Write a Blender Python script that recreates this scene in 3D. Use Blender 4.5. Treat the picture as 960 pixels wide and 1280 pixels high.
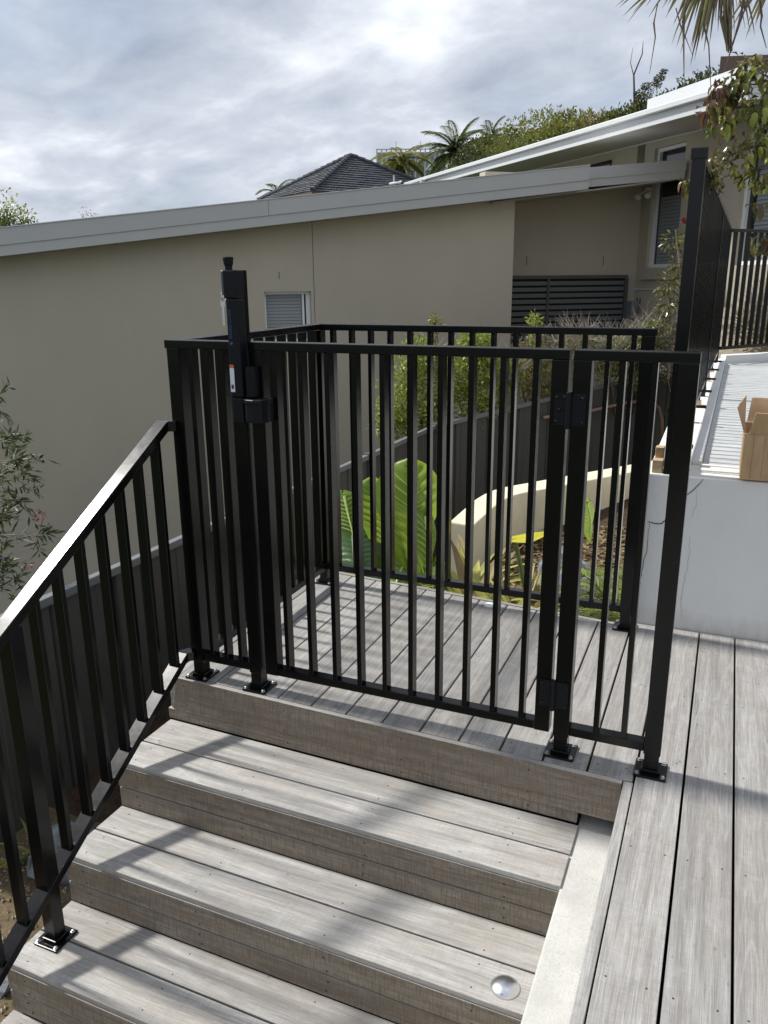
import bpy, bmesh, math, random
from mathutils import Vector, Matrix, noise as mnoise
R = math.radians
random.seed(7)
scn = bpy.context.scene
C = scn.collection
for o in list(bpy.data.objects): bpy.data.objects.remove(o)

# ------------------------------------------------------------------ camera
def cam_axes(yaw, pitch, roll):
    f = Vector((math.sin(yaw)*math.cos(pitch), math.cos(yaw)*math.cos(pitch), -math.sin(pitch)))
    rt = Vector((math.cos(yaw), -math.sin(yaw), 0)); up = rt.cross(f)
    return rt*math.cos(roll)+up*math.sin(roll), -rt*math.sin(roll)+up*math.cos(roll), f
CAM = Vector((1.6743, -2.2448, 1.4654))
rt, up, fw = cam_axes(-.4047, .2825, -.0089)
cd = bpy.data.cameras.new('camera'); cam = bpy.data.objects.new('camera', cd); C.objects.link(cam)
cd.sensor_fit = 'HORIZONTAL'; cd.sensor_width = 36; cd.lens = 996.02/960*36
cd.clip_start = .05; cd.clip_end = 3000
m = Matrix((rt, up, -fw)).transposed().to_4x4(); m.translation = CAM
cam.matrix_world = m
scn.camera = cam

# ------------------------------------------------------------------ sky, sun, exposure
SUN = Vector((-.66, .03, .75)).normalized()
w = bpy.data.worlds.new('World'); scn.world = w; w.use_nodes = True
nt = w.node_tree; nt.nodes.clear()
def wn(t, **k):
    n = nt.nodes.new(t)
    for a, b in k.items(): setattr(n, a, b)
    return n
out = wn('ShaderNodeOutputWorld')
sky = wn('ShaderNodeTexSky', sky_type='NISHITA', sun_disc=False)
sky.sun_elevation = math.asin(SUN.z); sky.sun_rotation = math.atan2(SUN.x, SUN.y) % (2*math.pi)
sky.air_density = 1; sky.dust_density = 1.2
bg1 = wn('ShaderNodeBackground'); bg1.inputs[1].default_value = .11
nt.links.new(sky.outputs[0], bg1.inputs[0])
tc = wn('ShaderNodeTexCoord'); sep = wn('ShaderNodeSeparateXYZ'); nt.links.new(tc.outputs['Generated'], sep.inputs[0])
def wmath(op, a, b=None):
    n = wn('ShaderNodeMath', operation=op)
    for i, v in enumerate((a, b)):
        if v is None: continue
        if isinstance(v, (int, float)): n.inputs[i].default_value = v
        else: nt.links.new(v, n.inputs[i])
    return n.outputs[0]
zz = wmath('ADD', wmath('MAXIMUM', sep.outputs[2], 0.0), .30)
cx = wmath('DIVIDE', sep.outputs[0], zz); cy = wmath('DIVIDE', sep.outputs[1], zz)
cmb = wn('ShaderNodeCombineXYZ'); nt.links.new(cx, cmb.inputs[0]); nt.links.new(cy, cmb.inputs[1])
def wnoise(scale, detail, rough, dist, off, stretch=(1, 1, 1)):
    mp = wn('ShaderNodeMapping'); mp.inputs[1].default_value = off; mp.inputs[3].default_value = stretch
    mp.inputs[2].default_value = (0, 0, R(20))
    nt.links.new(cmb.outputs[0], mp.inputs[0])
    n = wn('ShaderNodeTexNoise'); n.inputs['Scale'].default_value = scale; n.inputs['Detail'].default_value = detail
    n.inputs['Roughness'].default_value = rough; n.inputs['Distortion'].default_value = dist
    nt.links.new(mp.outputs[0], n.inputs['Vector']); return n.outputs['Fac']
n1 = wnoise(1.5, 8, .50, .25, (3.1, 1.7, 0), (.95, 1.05, 1))
n2 = wnoise(4.0, 10, .57, .3, (7.3, 2.2, 4), (.9, 1.1, 1))
mx = wmath('ADD', wmath('MULTIPLY', n1, .56), wmath('MULTIPLY', n2, .44))
ramp = wn('ShaderNodeValToRGB'); nt.links.new(mx, ramp.inputs[0])
cr = ramp.color_ramp; cr.elements[0].position = .36; cr.elements[0].color = (.25, .28, .345, 1)
cr.elements[1].position = .64; cr.elements[1].color = (.66, .685, .72, 1)
e = cr.elements.new(.45); e.color = (.335, .37, .435, 1)
e = cr.elements.new(.53); e.color = (.43, .46, .52, 1)
bg2 = wn('ShaderNodeBackground'); bg2.inputs[1].default_value = 1.04
nt.links.new(ramp.outputs[0], bg2.inputs[0])
cov = wn('ShaderNodeMapRange'); nt.links.new(n1, cov.inputs[0])
cov.inputs[1].default_value = .30; cov.inputs[2].default_value = .46; cov.inputs[3].default_value = .72; cov.inputs[4].default_value = .98
mix = wn('ShaderNodeMixShader'); nt.links.new(cov.outputs[0], mix.inputs[0])
nt.links.new(bg1.outputs[0], mix.inputs[1]); nt.links.new(bg2.outputs[0], mix.inputs[2]); nt.links.new(mix.outputs[0], out.inputs[0])

sl = bpy.data.lights.new('sun', 'SUN'); sl.energy = 3.3; sl.angle = R(4); sl.color = (1, .965, .91)
so = bpy.data.objects.new('sun', sl); C.objects.link(so); so.rotation_euler = SUN.to_track_quat('Z', 'Y').to_euler()
scn.view_settings.view_transform = 'Standard'; scn.view_settings.look = 'None'
scn.view_settings.exposure = .58; scn.view_settings.gamma = 1
scn.render.engine = 'CYCLES'
scn.cycles.max_bounces = 7; scn.cycles.transparent_max_bounces = 8

# ------------------------------------------------------------------ materials
def srgb(*c):
    return tuple(((v/255)/12.92 if v/255 <= .04045 else ((v/255+.055)/1.055)**2.4) for v in c)+(1,)
class M:
    def __init__(s, name, rough=.6, metal=0, spec=.5):
        s.m = bpy.data.materials.new(name); s.m.use_nodes = True; s.t = s.m.node_tree
        s.b = s.t.nodes['Principled BSDF']; s.b.inputs['Roughness'].default_value = rough
        s.b.inputs['Metallic'].default_value = metal; s.b.inputs['Specular IOR Level'].default_value = spec
        s.co = s.n('ShaderNodeTexCoord').outputs['Object']
    def n(s, t, **k):
        n = s.t.nodes.new(t)
        for a, b in k.items(): setattr(n, a, b)
        return n
    def l(s, a, b): s.t.links.new(a, b)
    def rnd(s, k=17.0):
        oi = s.n('ShaderNodeObjectInfo'); v = s.n('ShaderNodeVectorMath', operation='SCALE')
        cb = s.n('ShaderNodeCombineXYZ'); s.l(oi.outputs['Random'], cb.inputs[0]); s.l(oi.outputs['Random'], cb.inputs[1]); s.l(oi.outputs['Random'], cb.inputs[2])
        s.l(cb.outputs[0], v.inputs[0]); v.inputs['Scale'].default_value = k
        a = s.n('ShaderNodeVectorMath', operation='ADD'); s.l(s.co, a.inputs[0]); s.l(v.outputs[0], a.inputs[1]); s.co = a.outputs[0]
        return oi.outputs['Random']
    def noise(s, scale, st=(1, 1, 1), detail=6, rough=.55, dist=0, co=None):
        mp = s.n('ShaderNodeMapping'); mp.inputs[3].default_value = st; s.l(co or s.co, mp.inputs[0])
        n = s.n('ShaderNodeTexNoise'); n.inputs['Scale'].default_value = scale; n.inputs['Detail'].default_value = detail
        n.inputs['Roughness'].default_value = rough; n.inputs['Distortion'].default_value = dist
        s.l(mp.outputs[0], n.inputs['Vector']); return n.outputs['Fac']
    def ramp(s, fac, *st):
        r = s.n('ShaderNodeValToRGB'); s.l(fac, r.inputs[0]); e = r.color_ramp.elements
        e[0].position, e[0].color = st[0]; e[1].position, e[1].color = st[-1]
        for p, c in st[1:-1]:
            q = e.new(p); q.color = c
        return r.outputs[0]
    def mixc(s, fac, a, b, mode='MIX'):
        n = s.n('ShaderNodeMix', data_type='RGBA', blend_type=mode)
        for i, v in ((0, fac), (6, a), (7, b)):
            if isinstance(v, (int, float)): n.inputs[i].default_value = v
            elif isinstance(v, tuple): n.inputs[i].default_value = v
            else: s.l(v, n.inputs[i])
        return n.outputs[2]
    def col(s, c):
        if isinstance(c, tuple): s.b.inputs['Base Color'].default_value = c
        else: s.l(c, s.b.inputs['Base Color'])
    def bump(s, h, strength=.3, dist=.01):
        b = s.n('ShaderNodeBump'); b.inputs['Strength'].default_value = strength; b.inputs['Distance'].default_value = dist
        s.l(h, b.inputs['Height']); s.l(b.outputs[0], s.b.inputs['Normal'])
def g(v, k=1.0): return (v*k, v*k, v*k, 1)

def wood(name, dark, mid, light, brown, saw=0):
    w = M(name, .72, spec=.35); base = w.co; r = w.rnd(23)
    streak = w.noise(17, (.075, 2.6, 2.6), 9, .68, .35)
    fine = w.noise(60, (.06, 4.5, 4.5), 4, .75)
    hair = w.noise(260, (.045, 3.5, 3.5), 3, .8)
    dirt = w.noise(11, (.55, 1.2, 1.2), 8, .72, .6)
    warp = w.noise(2.0, (.28, 2.8, 2.8), 3, .5, .35)
    rings = w.n('ShaderNodeMath', operation='SINE'); mm = w.n('ShaderNodeMath', operation='MULTIPLY'); w.l(warp, mm.inputs[0]); mm.inputs[1].default_value = 75
    w.l(mm.outputs[0], rings.inputs[0])
    blot = w.noise(3.4, (.7, 1.6, 1.6), 5, .6, .8)
    blot2 = w.noise(9, (.8, 1.3, 1.3), 5, .65, 1.2)
    c = w.ramp(streak, (.28, dark), (.50, mid), (.74, light))
    c = w.mixc(w.ramp(fine, (.36, g(.0)), (.60, g(1))), w.mixc(.45, c, dark), c)
    c = w.mixc(w.ramp(rings.outputs[0], (.62, g(0)), (1, g(.34))), c, light)
    c = w.mixc(w.ramp(blot, (.42, g(.0)), (.68, g(.55))), c, brown)
    c = w.mixc(w.ramp(blot2, (.54, g(0)), (.76, g(.36))), c, light)
    c = w.mixc(w.ramp(hair, (.36, g(.6)), (.55, g(0))), c, tuple(x*.7 for x in dark[:3])+(1,))
    c = w.mixc(w.ramp(dirt, (.52, g(0)), (.72, g(.5))), c, dark)
    # per-board tone
    tone = w.n('ShaderNodeMapRange'); w.l(r, tone.inputs[0]); tone.inputs[3].default_value = .84; tone.inputs[4].default_value = 1.12
    hs = w.n('ShaderNodeHueSaturation'); w.l(tone.outputs[0], hs.inputs['Value']); w.l(c, hs.inputs['Color']); c = hs.outputs[0]
    if saw:
        sw = w.noise(170, (1.3, .10, .10), 2, .6)
        c = w.mixc(w.ramp(sw, (.45, g(0)), (.66, g(saw))), c, dark)
    # little dark flecks
    v = w.n('ShaderNodeTexVoronoi'); v.inputs['Scale'].default_value = 14; w.l(w.co, v.inputs['Vector'])
    c = w.mixc(w.ramp(v.outputs['Distance'], (.015, g(.6)), (.04, g(0))), c, (.10, .08, .06, 1))
    v2 = w.n('ShaderNodeTexVoronoi', feature='SMOOTH_F1'); v2.inputs['Scale'].default_value = 34; mpv = w.n('ShaderNodeMapping'); mpv.inputs[3].default_value = (.5, 1, 1); w.l(w.co, mpv.inputs[0]); w.l(mpv.outputs[0], v2.inputs['Vector'])
    gate_ = w.noise(7, detail=3); pk = w.n('ShaderNodeMath', operation='MULTIPLY'); w.l(w.ramp(v2.outputs['Distance'], (.06, g(1)), (.16, g(0))), pk.inputs[0]); w.l(w.ramp(gate_, (.5, g(0)), (.62, g(.55))), pk.inputs[1])
    c = w.mixc(pk.outputs[0], c, tuple(x*.55 for x in dark[:3])+(1,))
    w.col(c); w.bump(fine, .45, .003)
    return w.m
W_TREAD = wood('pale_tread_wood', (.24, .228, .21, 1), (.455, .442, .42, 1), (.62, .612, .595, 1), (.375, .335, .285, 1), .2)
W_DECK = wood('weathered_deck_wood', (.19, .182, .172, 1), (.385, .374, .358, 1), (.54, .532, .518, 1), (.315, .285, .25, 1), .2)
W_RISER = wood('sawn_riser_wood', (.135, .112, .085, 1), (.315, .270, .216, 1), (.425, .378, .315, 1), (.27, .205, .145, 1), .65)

mt = M('black_powder_coat', .22, spec=.32); mt.col((.003, .003, .0036, 1))
nz = mt.noise(900, detail=2); mt.bump(nz, .04, .0004)
rv = mt.n('ShaderNodeMapRange'); mt.l(mt.noise(26, detail=6, rough=.7), rv.inputs[0]); rv.inputs[1].default_value = .35; rv.inputs[2].default_value = .7; rv.inputs[3].default_value = .20; rv.inputs[4].default_value = .245; mt.l(rv.outputs[0], mt.b.inputs['Roughness'])
mt.col(mt.ramp(mt.noise(60, detail=8, rough=.8), (.55, (.003, .003, .0036, 1)), (.80, (.0055, .0053, .0052, 1))))
BLACK = mt.m
mt = M('black_plastic', .45, spec=.22); mt.col((.005, .006, .009, 1)); PLAST = mt.m
mt = M('grey_latch_plastic', .45); mt.col((.085, .105, .12, 1)); LGREY = mt.m
mt = M('stainless_steel', .28, 1); mt.col((.72, .73, .75, 1)); mt.bump(mt.noise(300, (1, 1, 1), 2), .02, .0003); STEEL = mt.m
mt = M('bolt_steel', .3, 1); mt.col((.55, .55, .55, 1)); BOLT = mt.m
mt = M('nail_head', .7); mt.col((.05, .04, .035, 1)); NAIL = mt.m
mt = M('white_deck_light', .4); mt.col((.82, .82, .8, 1)); WHITEP = mt.m
mt = M('void_shade_timber', .9); mt.col((.03, .026, .022, 1)); VOID = mt.m  # near-black colour stands in for shade below boards and treads

def render_wall(name, base, var=.06, scale=2.5, bump=.25, stain=None, rough=.85):
    w = M(name, rough, spec=.25)
    a = w.noise(scale, (1, 1, .6), 6, .6); f = w.noise(90, (1, 1, 1), 3, .7)
    lo = tuple(c*(1-var*2) for c in base[:3])+(1,); hi = tuple(min(1, c*(1+var)) for c in base[:3])+(1,)
    c = w.ramp(a, (.3, lo), (.7, hi)); 
    c = w.mixc(w.ramp(f, (.35, g(.12)), (.6, g(0))), c, lo)
    if stain:
        s = w.noise(1.6, (1.5, 1.5, .25), 5, .6, .5); c = w.mixc(w.ramp(s, (.55, g(0)), (.8, g(.35))), c, stain)
    w.col(c); w.bump(f, bump, .003); return w.m
BEIGE = render_wall('beige_render', (.475, .43, .345, 1), .03, 1.2, stain=(.40, .36, .285, 1), bump=.45)
WHITEW = render_wall('white_painted_render', (.74, .745, .73, 1), .02, 3, .12, stain=(.62, .615, .58, 1))
WSPL = M('white_wall_with_splash_dirt', .85, spec=.25)
_sx = WSPL.n('ShaderNodeSeparateXYZ'); WSPL.l(WSPL.co, _sx.inputs[0])
_a = WSPL.noise(3, (1, 1, .5), 6, .6); _f = WSPL.noise(80, detail=3, rough=.7); _d = WSPL.noise(10, (1, 1, .35), 8, .72)
_mr = WSPL.n('ShaderNodeMapRange'); WSPL.l(_sx.outputs[2], _mr.inputs[0]); _mr.inputs[1].default_value = .26; _mr.inputs[2].default_value = .40; _mr.inputs[3].default_value = .5; _mr.inputs[4].default_value = 0
_ml = WSPL.n('ShaderNodeMath', operation='MULTIPLY'); WSPL.l(_mr.outputs[0], _ml.inputs[0]); WSPL.l(_d, _ml.inputs[1])
_c = WSPL.ramp(_a, (.3, (.71, .715, .70, 1)), (.7, (.77, .775, .76, 1)))
_c = WSPL.mixc(WSPL.ramp(_d, (.58, g(0)), (.78, g(.35))), _c, (.58, .57, .53, 1))
_c = WSPL.mixc(WSPL.ramp(_ml.outputs[0], (.08, g(0)), (.33, g(.8))), _c, (.40, .38, .33, 1))
WSPL.col(_c); WSPL.bump(WSPL.noise(28, detail=6, rough=.65), .35, .006); WSPL = WSPL.m
CREAM = render_wall('cream_render', (.72, .66, .50, 1), .08, 3, .5, stain=(.5, .44, .32, 1))
FASC = render_wall('grey_fascia_paint', (.47, .475, .47, 1), .02, 2, .03, rough=.5)
WHITEF = render_wall('white_fascia_paint', (.62, .64, .65, 1), .02, 2, .03, rough=.5)
SOFF = render_wall('soffit_paint', (.42, .41, .38, 1), .02, 2, .05)
COLB = M('dark_fence_steel', .5, spec=.4); COLB.col(COLB.ramp(COLB.noise(2, (1, 1, .4)), (.3, (.068, .067, .063, 1)), (.7, (.088, .087, .082, 1)))); COLB = COLB.m
COLT = M('grey_fence_cap_steel', .4, spec=.5); COLT.col((.17, .18, .185, 1)); COLT = COLT.m
mt = M('concrete_cap', .85, spec=.3)
a = mt.noise(7, detail=8, rough=.65); f = mt.noise(140, detail=3, rough=.7)
c = mt.ramp(a, (.3, (.45, .445, .42, 1)), (.5, (.55, .548, .52, 1)), (.72, (.63, .627, .605, 1)))
v = mt.n('ShaderNodeTexVoronoi'); v.inputs['Scale'].default_value = 150; mt.l(mt.co, v.inputs['Vector'])
big = mt.noise(9, detail=4, dist=.6)
pit = mt.mixc(mt.ramp(big, (.5, g(0)), (.62, g(1))), g(0), mt.ramp(v.outputs['Distance'], (.1, g(.8)), (.3, g(0))))
c = mt.mixc(pit, c, (.22, .21, .18, 1)); c = mt.mixc(mt.ramp(f, (.35, g(.35)), (.55, g(0))), c, (.4, .39, .34, 1))
mt.col(c); mt.bump(f, .35, .004); CONC = mt.m
mt = M('pale_path_concrete', .8, spec=.3); mt.rnd(9)
c = mt.ramp(mt.noise(5, (1, 2, 1), 7, .65), (.3, (.44, .455, .46, 1)), (.7, (.60, .615, .62, 1)))
c = mt.mixc(mt.ramp(mt.noise(120, (.15, 1, 1), 3), (.4, g(.3)), (.6, g(0))), c, (.36, .37, .37, 1)); mt.col(c); PATHM = mt.m
mt = M('crack_dirt', .95); mt.col((.05, .045, .04, 1)); CRACK = mt.m
mt = M('faint_crack', .95); mt.col((.42, .41, .38, 1)); CRACK2 = mt.m
def soil(name, a, b, sc=14):
    w = M(name, .95, spec=.15); n1 = w.noise(sc, detail=9, rough=.75); n2 = w.noise(sc*7, detail=4, rough=.7)
    w.col(w.mixc(w.ramp(n2, (.4, g(0)), (.6, g(.5))), w.ramp(n1, (.35, a), (.65, b)), tuple(x*.45 for x in a[:3])+(1,))); w.bump(n1, .9, .05); return w.m
SOIL = soil('mulch_soil', (.05, .033, .022, 1), (.13, .09, .06, 1))
GRAV = soil('tan_gravel_ground', (.20, .15, .09, 1), (.36, .28, .17, 1), 30)
GRASS = soil('hill_scrub', (.035, .05, .018, 1), (.08, .09, .035, 1), .6)
PALE = soil('pale_bank_soil', (.34, .29, .22, 1), (.52, .46, .36, 1), 12)
mt = M('pebble', .8); r = mt.rnd(5); mt.col(mt.ramp(mt.noise(8), (.3, (.18, .13, .08, 1)), (.5, (.35, .28, .19, 1)), (.75, (.52, .46, .36, 1)))); PEB = mt.m
mt = M('grey_rock', .85); mt.rnd(5); n = mt.noise(6, detail=10, rough=.7); mt.col(mt.ramp(n, (.3, (.09, .10, .11, 1)), (.55, (.22, .24, .26, 1)), (.75, (.38, .39, .4, 1)))); mt.bump(n, .8, .03); ROCK = mt.m
mt = M('window_glass', .06, spec=.6); mt.col((.02, .022, .025, 1)); GLASS = mt.m
mt = M('venetian_blind', .6); mt.col((.26, .285, .30, 1)); BLIND = mt.m
mt = M('white_window_frame', .4); mt.col((.80, .82, .83, 1)); WFRAME = mt.m
mt = M('dark_slat_paint', .5); mt.col((.11, .115, .118, 1)); SLAT = mt.m
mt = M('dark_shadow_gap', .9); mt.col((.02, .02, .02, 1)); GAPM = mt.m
mt = M('roof_tile_slate', .55); mt.rnd(3); mt.col(mt.ramp(mt.noise(3, detail=8), (.3, (.055, .06, .07, 1)), (.7, (.10, .105, .12, 1)))); TILE = mt.m
mt = M('brown_cladding', .7); mt.col((.15, .10, .08, 1)); BROWN = mt.m
mt = M('cardboard', .85, spec=.2); n = mt.noise(22, (1, 1, .3), 5); mt.col(mt.ramp(n, (.3, (.40, .265, .15, 1)), (.7, (.52, .36, .21, 1)))); CARD = mt.m
mt = M('cardboard_crease', .9); mt.col((.27, .17, .095, 1)); CREASE = mt.m
mt = M('packing_timber', .8); mt.col(mt.ramp(mt.noise(20, (1, 6, 6)), (.3, (.42, .30, .17, 1)), (.7, (.6, .45, .28, 1)))); PACK = mt.m
mt = M('brown_pipe', .5); mt.col((.34, .20, .17, 1)); PIPE = mt.m
mt = M('translucent_panel', .35); mt.col((.25, .29, .335, 1)); SCRM = mt.m
def leafm(name, a, b, trans=.35, rough=.42, sc=2.0):
    w = M(name, rough, spec=.45); geo = w.n('ShaderNodeNewGeometry')
    oi = w.n('ShaderNodeObjectInfo')
    ad = w.n('ShaderNodeMath', operation='ADD'); w.l(geo.outputs['Random Per Island'], ad.inputs[0]); w.l(oi.outputs['Random'], ad.inputs[1])
    fr = w.n('ShaderNodeMath', operation='FRACT'); w.l(ad.outputs[0], fr.inputs[0])
    c = w.mixc(w.ramp(fr.outputs[0], (0, g(0)), (1, g(1))), a, b)
    w.col(c); tr = w.n('ShaderNodeBsdfTranslucent'); w.l(c, tr.inputs['Color'])
    mx = w.n('ShaderNodeMixShader'); mx.inputs[0].default_value = trans
    w.l(w.b.outputs[0], mx.inputs[1]); w.l(tr.outputs[0], mx.inputs[2])
    o = [n for n in w.t.nodes if n.type == 'OUTPUT_MATERIAL'][0]; w.l(mx.outputs[0], o.inputs[0]); return w.m
L_HEDGE = leafm('hedge_leaf', (.12, .19, .035, 1), (.52, .56, .13, 1), .4, .3)
L_DRY = leafm('dry_leaf', (.16, .10, .05, 1), (.36, .28, .14, 1))
L_OLIVE = leafm('olive_glossy_leaf', (.06, .07, .018, 1), (.24, .22, .065, 1), .3, .26)
L_BRONZE = leafm('bronze_leaf', (.10, .05, .03, 1), (.22, .13, .07, 1), .3, .3)
L_FAR = leafm('far_tree_leaf', (.07, .095, .022, 1), (.22, .24, .06, 1), .3)
L_FARY = leafm('far_yellow_green_leaf', (.15, .17, .03, 1), (.36, .35, .09, 1), .3)
L_FARD = leafm('far_dark_leaf', (.035, .05, .018, 1), (.12, .14, .045, 1), .25)
L_PALM = leafm('palm_frond', (.06, .095, .03, 1), (.18, .21, .07, 1), .25)
L_DEADP = leafm('dead_palm_blade', (.13, .10, .065, 1), (.33, .29, .17, 1), .25, .5)
L_PALMG = leafm('yellowing_palm_blade', (.12, .13, .03, 1), (.34, .34, .12, 1), .3, .45)
L_YEL = leafm('yellow_leaf', (.62, .58, .04, 1), (.75, .68, .10, 1), .4)
L_STRAP = leafm('strap_leaf', (.24, .27, .04, 1), (.62, .58, .18, 1), .4)
L_FERN = leafm('fern_frond', (.10, .16, .03, 1), (.30, .36, .08, 1), .35)
L_CALL = leafm('narrow_leaf', (.03, .05, .02, 1), (.13, .16, .06, 1), .25)
L_RED = leafm('red_flower', (.22, .02, .025, 1), (.36, .05, .05, 1), .2)
mt = M('elephant_ear_leaf', .4); geo = mt.noise(4, detail=3)
c = mt.ramp(geo, (.3, (.11, .23, .02, 1)), (.7, (.30, .42, .06, 1))); mt.col(c)
tr = mt.n('ShaderNodeBsdfTranslucent'); tr.inputs[0].default_value = (.38, .50, .06, 1); mxs = mt.n('ShaderNodeMixShader'); mxs.inputs[0].default_value = .5
mt.l(mt.b.outputs[0], mxs.inputs[1]); mt.l(tr.outputs[0], mxs.inputs[2]); mt.l(mxs.outputs[0], [n for n in mt.t.nodes if n.type == 'OUTPUT_MATERIAL'][0].inputs[0]); L_EAR = mt.m
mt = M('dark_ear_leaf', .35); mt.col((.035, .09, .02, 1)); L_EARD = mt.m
mt = M('leaf_vein', .5); mt.col((.50, .60, .22, 1)); L_VEIN = mt.m
mt = M('bark', .9); n = mt.noise(18, (3, 3, .6), 6); mt.col(mt.ramp(n, (.3, (.07, .05, .035, 1)), (.7, (.2, .15, .11, 1)))); BARK = mt.m
mt = M('grey_twig', .9); mt.col((.36, .32, .27, 1)); TWIG = mt.m
mt = M('green_stem', .6); mt.col((.10, .14, .04, 1)); STEM = mt.m
mt = M('wire', .4, 1); mt.col((.25, .25, .25, 1)); WIRE = mt.m
mt = M('blue_print', .5); mt.col((.03, .09, .22, 1)); BLUE = mt.m
mt = M('sticker_white', .5); mt.col((.62, .66, .74, 1)); STK = mt.m
mt = M('sticker_orange', .5); mt.col((.55, .12, .03, 1)); STO = mt.m

# ------------------------------------------------------------------ mesh helpers
WL = {}                                   # world location of every parent
class MB:
    def __init__(s): s.v = []; s.f = []; s.mi = []; s.sm = False
    def add(s, vs, fs, mi=0):
        k = len(s.v); s.v += [Vector(v) for v in vs]; s.f += [tuple(i+k for i in f) for f in fs]; s.mi += [mi]*len(fs)
    def box(s, x0, x1, y0, y1, z0, z1, mi=0):
        s.prism([(x0, y0), (x1, y0), (x1, y1), (x0, y1)], z0, z1, mi)
    def prism(s, poly, z0, z1, mi=0):
        n = len(poly); z0s = z0 if isinstance(z0, (list, tuple)) else [z0]*n; z1s = z1 if isinstance(z1, (list, tuple)) else [z1]*n
        vs = [(p[0], p[1], z) for p, z in zip(poly, z0s)]+[(p[0], p[1], z) for p, z in zip(poly, z1s)]
        s.add(vs, [tuple(range(n-1, -1, -1)), tuple(range(n, 2*n))]+[(i, (i+1) % n, (i+1) % n+n, i+n) for i in range(n)], mi)
    def obox(s, c, ax, ay, az, mi=0):     # centre and three half-axes
        c, ax, ay, az = map(Vector, (c, ax, ay, az))
        vs = [c+ax*i+ay*j+az*k for k in (-1, 1) for i, j in ((-1, -1), (1, -1), (1, 1), (-1, 1))]
        s.add(vs, [(3, 2, 1, 0), (4, 5, 6, 7), (0, 1, 5, 4), (1, 2, 6, 5), (2, 3, 7, 6), (3, 0, 4, 7)], mi)
    def tube(s, pts, rad, n=6, mi=0, cap=True):
        pts = [Vector(p) for p in pts]; rs = rad if isinstance(rad, (list, tuple)) else [rad]*len(pts)
        k = len(s.v); ref = Vector((0, 0, 1))
        for i, p in enumerate(pts):
            d = (pts[min(i+1, len(pts)-1)]-pts[max(i-1, 0)]).normalized()
            a = d.cross(ref if abs(d.z) < .95 else Vector((1, 0, 0))).normalized(); b = d.cross(a)
            for j in range(n):
                t = 2*math.pi*j/n; s.v.append(p+(a*math.cos(t)+b*math.sin(t))*rs[i])
        for i in range(len(pts)-1):
            for j in range(n):
                s.f.append((k+i*n+j, k+i*n+(j+1) % n, k+(i+1)*n+(j+1) % n, k+(i+1)*n+j)); s.mi.append(mi)
        if cap:
            s.f.append(tuple(k+j for j in range(n-1, -1, -1))); s.mi.append(mi)
            s.f.append(tuple(k+(len(pts)-1)*n+j for j in range(n))); s.mi.append(mi)
    def lathe(s, c, prof, n=16, mi=0):    # profile (r,z), closed ends
        k = len(s.v); c = Vector(c)
        for r, z in prof:
            for j in range(n):
                t = 2*math.pi*j/n; s.v.append(c+Vector((r*math.cos(t), r*math.sin(t), z)))
        for i in range(len(prof)-1):
            for j in range(n):
                s.f.append((k+i*n+j, k+i*n+(j+1) % n, k+(i+1)*n+(j+1) % n, k+(i+1)*n+j)); s.mi.append(mi)
        s.f.append(tuple(k+j for j in range(n-1, -1, -1))); s.mi.append(mi)
        s.f.append(tuple(k+(len(prof)-1)*n+j for j in range(n))); s.mi.append(mi)
    def leaf(s, p, d, nrm, L, W, fold=.25, mi=0, droop=0):
        d = Vector(d).normalized(); a = d.cross(Vector(nrm))
        if a.length < 1e-3: a = d.orthogonal()
        a.normalize(); n = a.cross(d); p = Vector(p)
        k = len(s.v); mid = p+d*L*.5
        s.v += [p, mid+a*W*.5+n*W*fold, p+d*L-n*L*droop, mid-a*W*.5+n*W*fold, mid]
        s.f += [(k, k+4, k+1), (k+4, k+2, k+1), (k, k+3, k+4), (k+4, k+3, k+2)]; s.mi += [mi]*4
    def blade(s, pts, W, up=Vector((0, 0, 1)), fold=.2, mi=0):
        k = len(s.v); n = len(pts); pts = [Vector(p) for p in pts]
        for i, p in enumerate(pts):
            d = (pts[min(i+1, n-1)]-pts[max(i-1, 0)]).normalized(); a = d.cross(up)
            if a.length < 1e-3: a = d.orthogonal()
            a.normalize(); q = a.cross(d); t = i/(n-1); ww = W*min(1, .45+t*3)*(1-t**2.2)*.5+.0004
            s.v += [p-a*ww+q*ww*fold, p, p+a*ww+q*ww*fold]
        for i in range(n-1):
            a0 = k+i*3
            s.f += [(a0, a0+1, a0+4, a0+3), (a0+1, a0+2, a0+5, a0+4)]; s.mi += [mi]*2
    def mesh(s, name, mats, origin, bev=0, seg=1, smooth=False):
        me = bpy.data.meshes.new(name); me.from_pydata([v-origin for v in s.v], [], s.f)
        for m_ in (mats if isinstance(mats, (list, tuple)) else [mats]): me.materials.append(m_)
        if any(s.mi): me.polygons.foreach_set('material_index', s.mi)
        if bev:
            bm = bmesh.new(); bm.from_mesh(me)
            es = [e_ for e_ in bm.edges if len(e_.link_faces) == 2 and e_.calc_face_angle(0) > R(25)]
            bmesh.ops.bevel(bm, geom=es, offset=bev, segments=seg, affect='EDGES', profile=.6); bm.to_mesh(me); bm.free()
        if smooth: me.polygons.foreach_set('use_smooth', [True]*len(me.polygons))
        me.update(); return me
    def build(s, name, mats, parent=None, bev=0, seg=1, smooth=False, origin=None):
        if origin is None:
            lo = Vector([min(v[i] for v in s.v) for i in range(3)]); hi = Vector([max(v[i] for v in s.v) for i in range(3)])
            origin = (lo+hi)/2
            if parent is None: origin.z = lo.z
        origin = Vector(origin)
        return link(name, s.mesh(name, mats, origin, bev, seg, smooth), origin, parent)
def link(name, me, loc, parent=None):
    o = bpy.data.objects.new(name, me); C.objects.link(o); loc = Vector(loc); WL[o.name] = loc
    if parent: o.parent = parent; o.location = loc-WL[parent.name]
    else: o.location = loc
    return o
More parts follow.
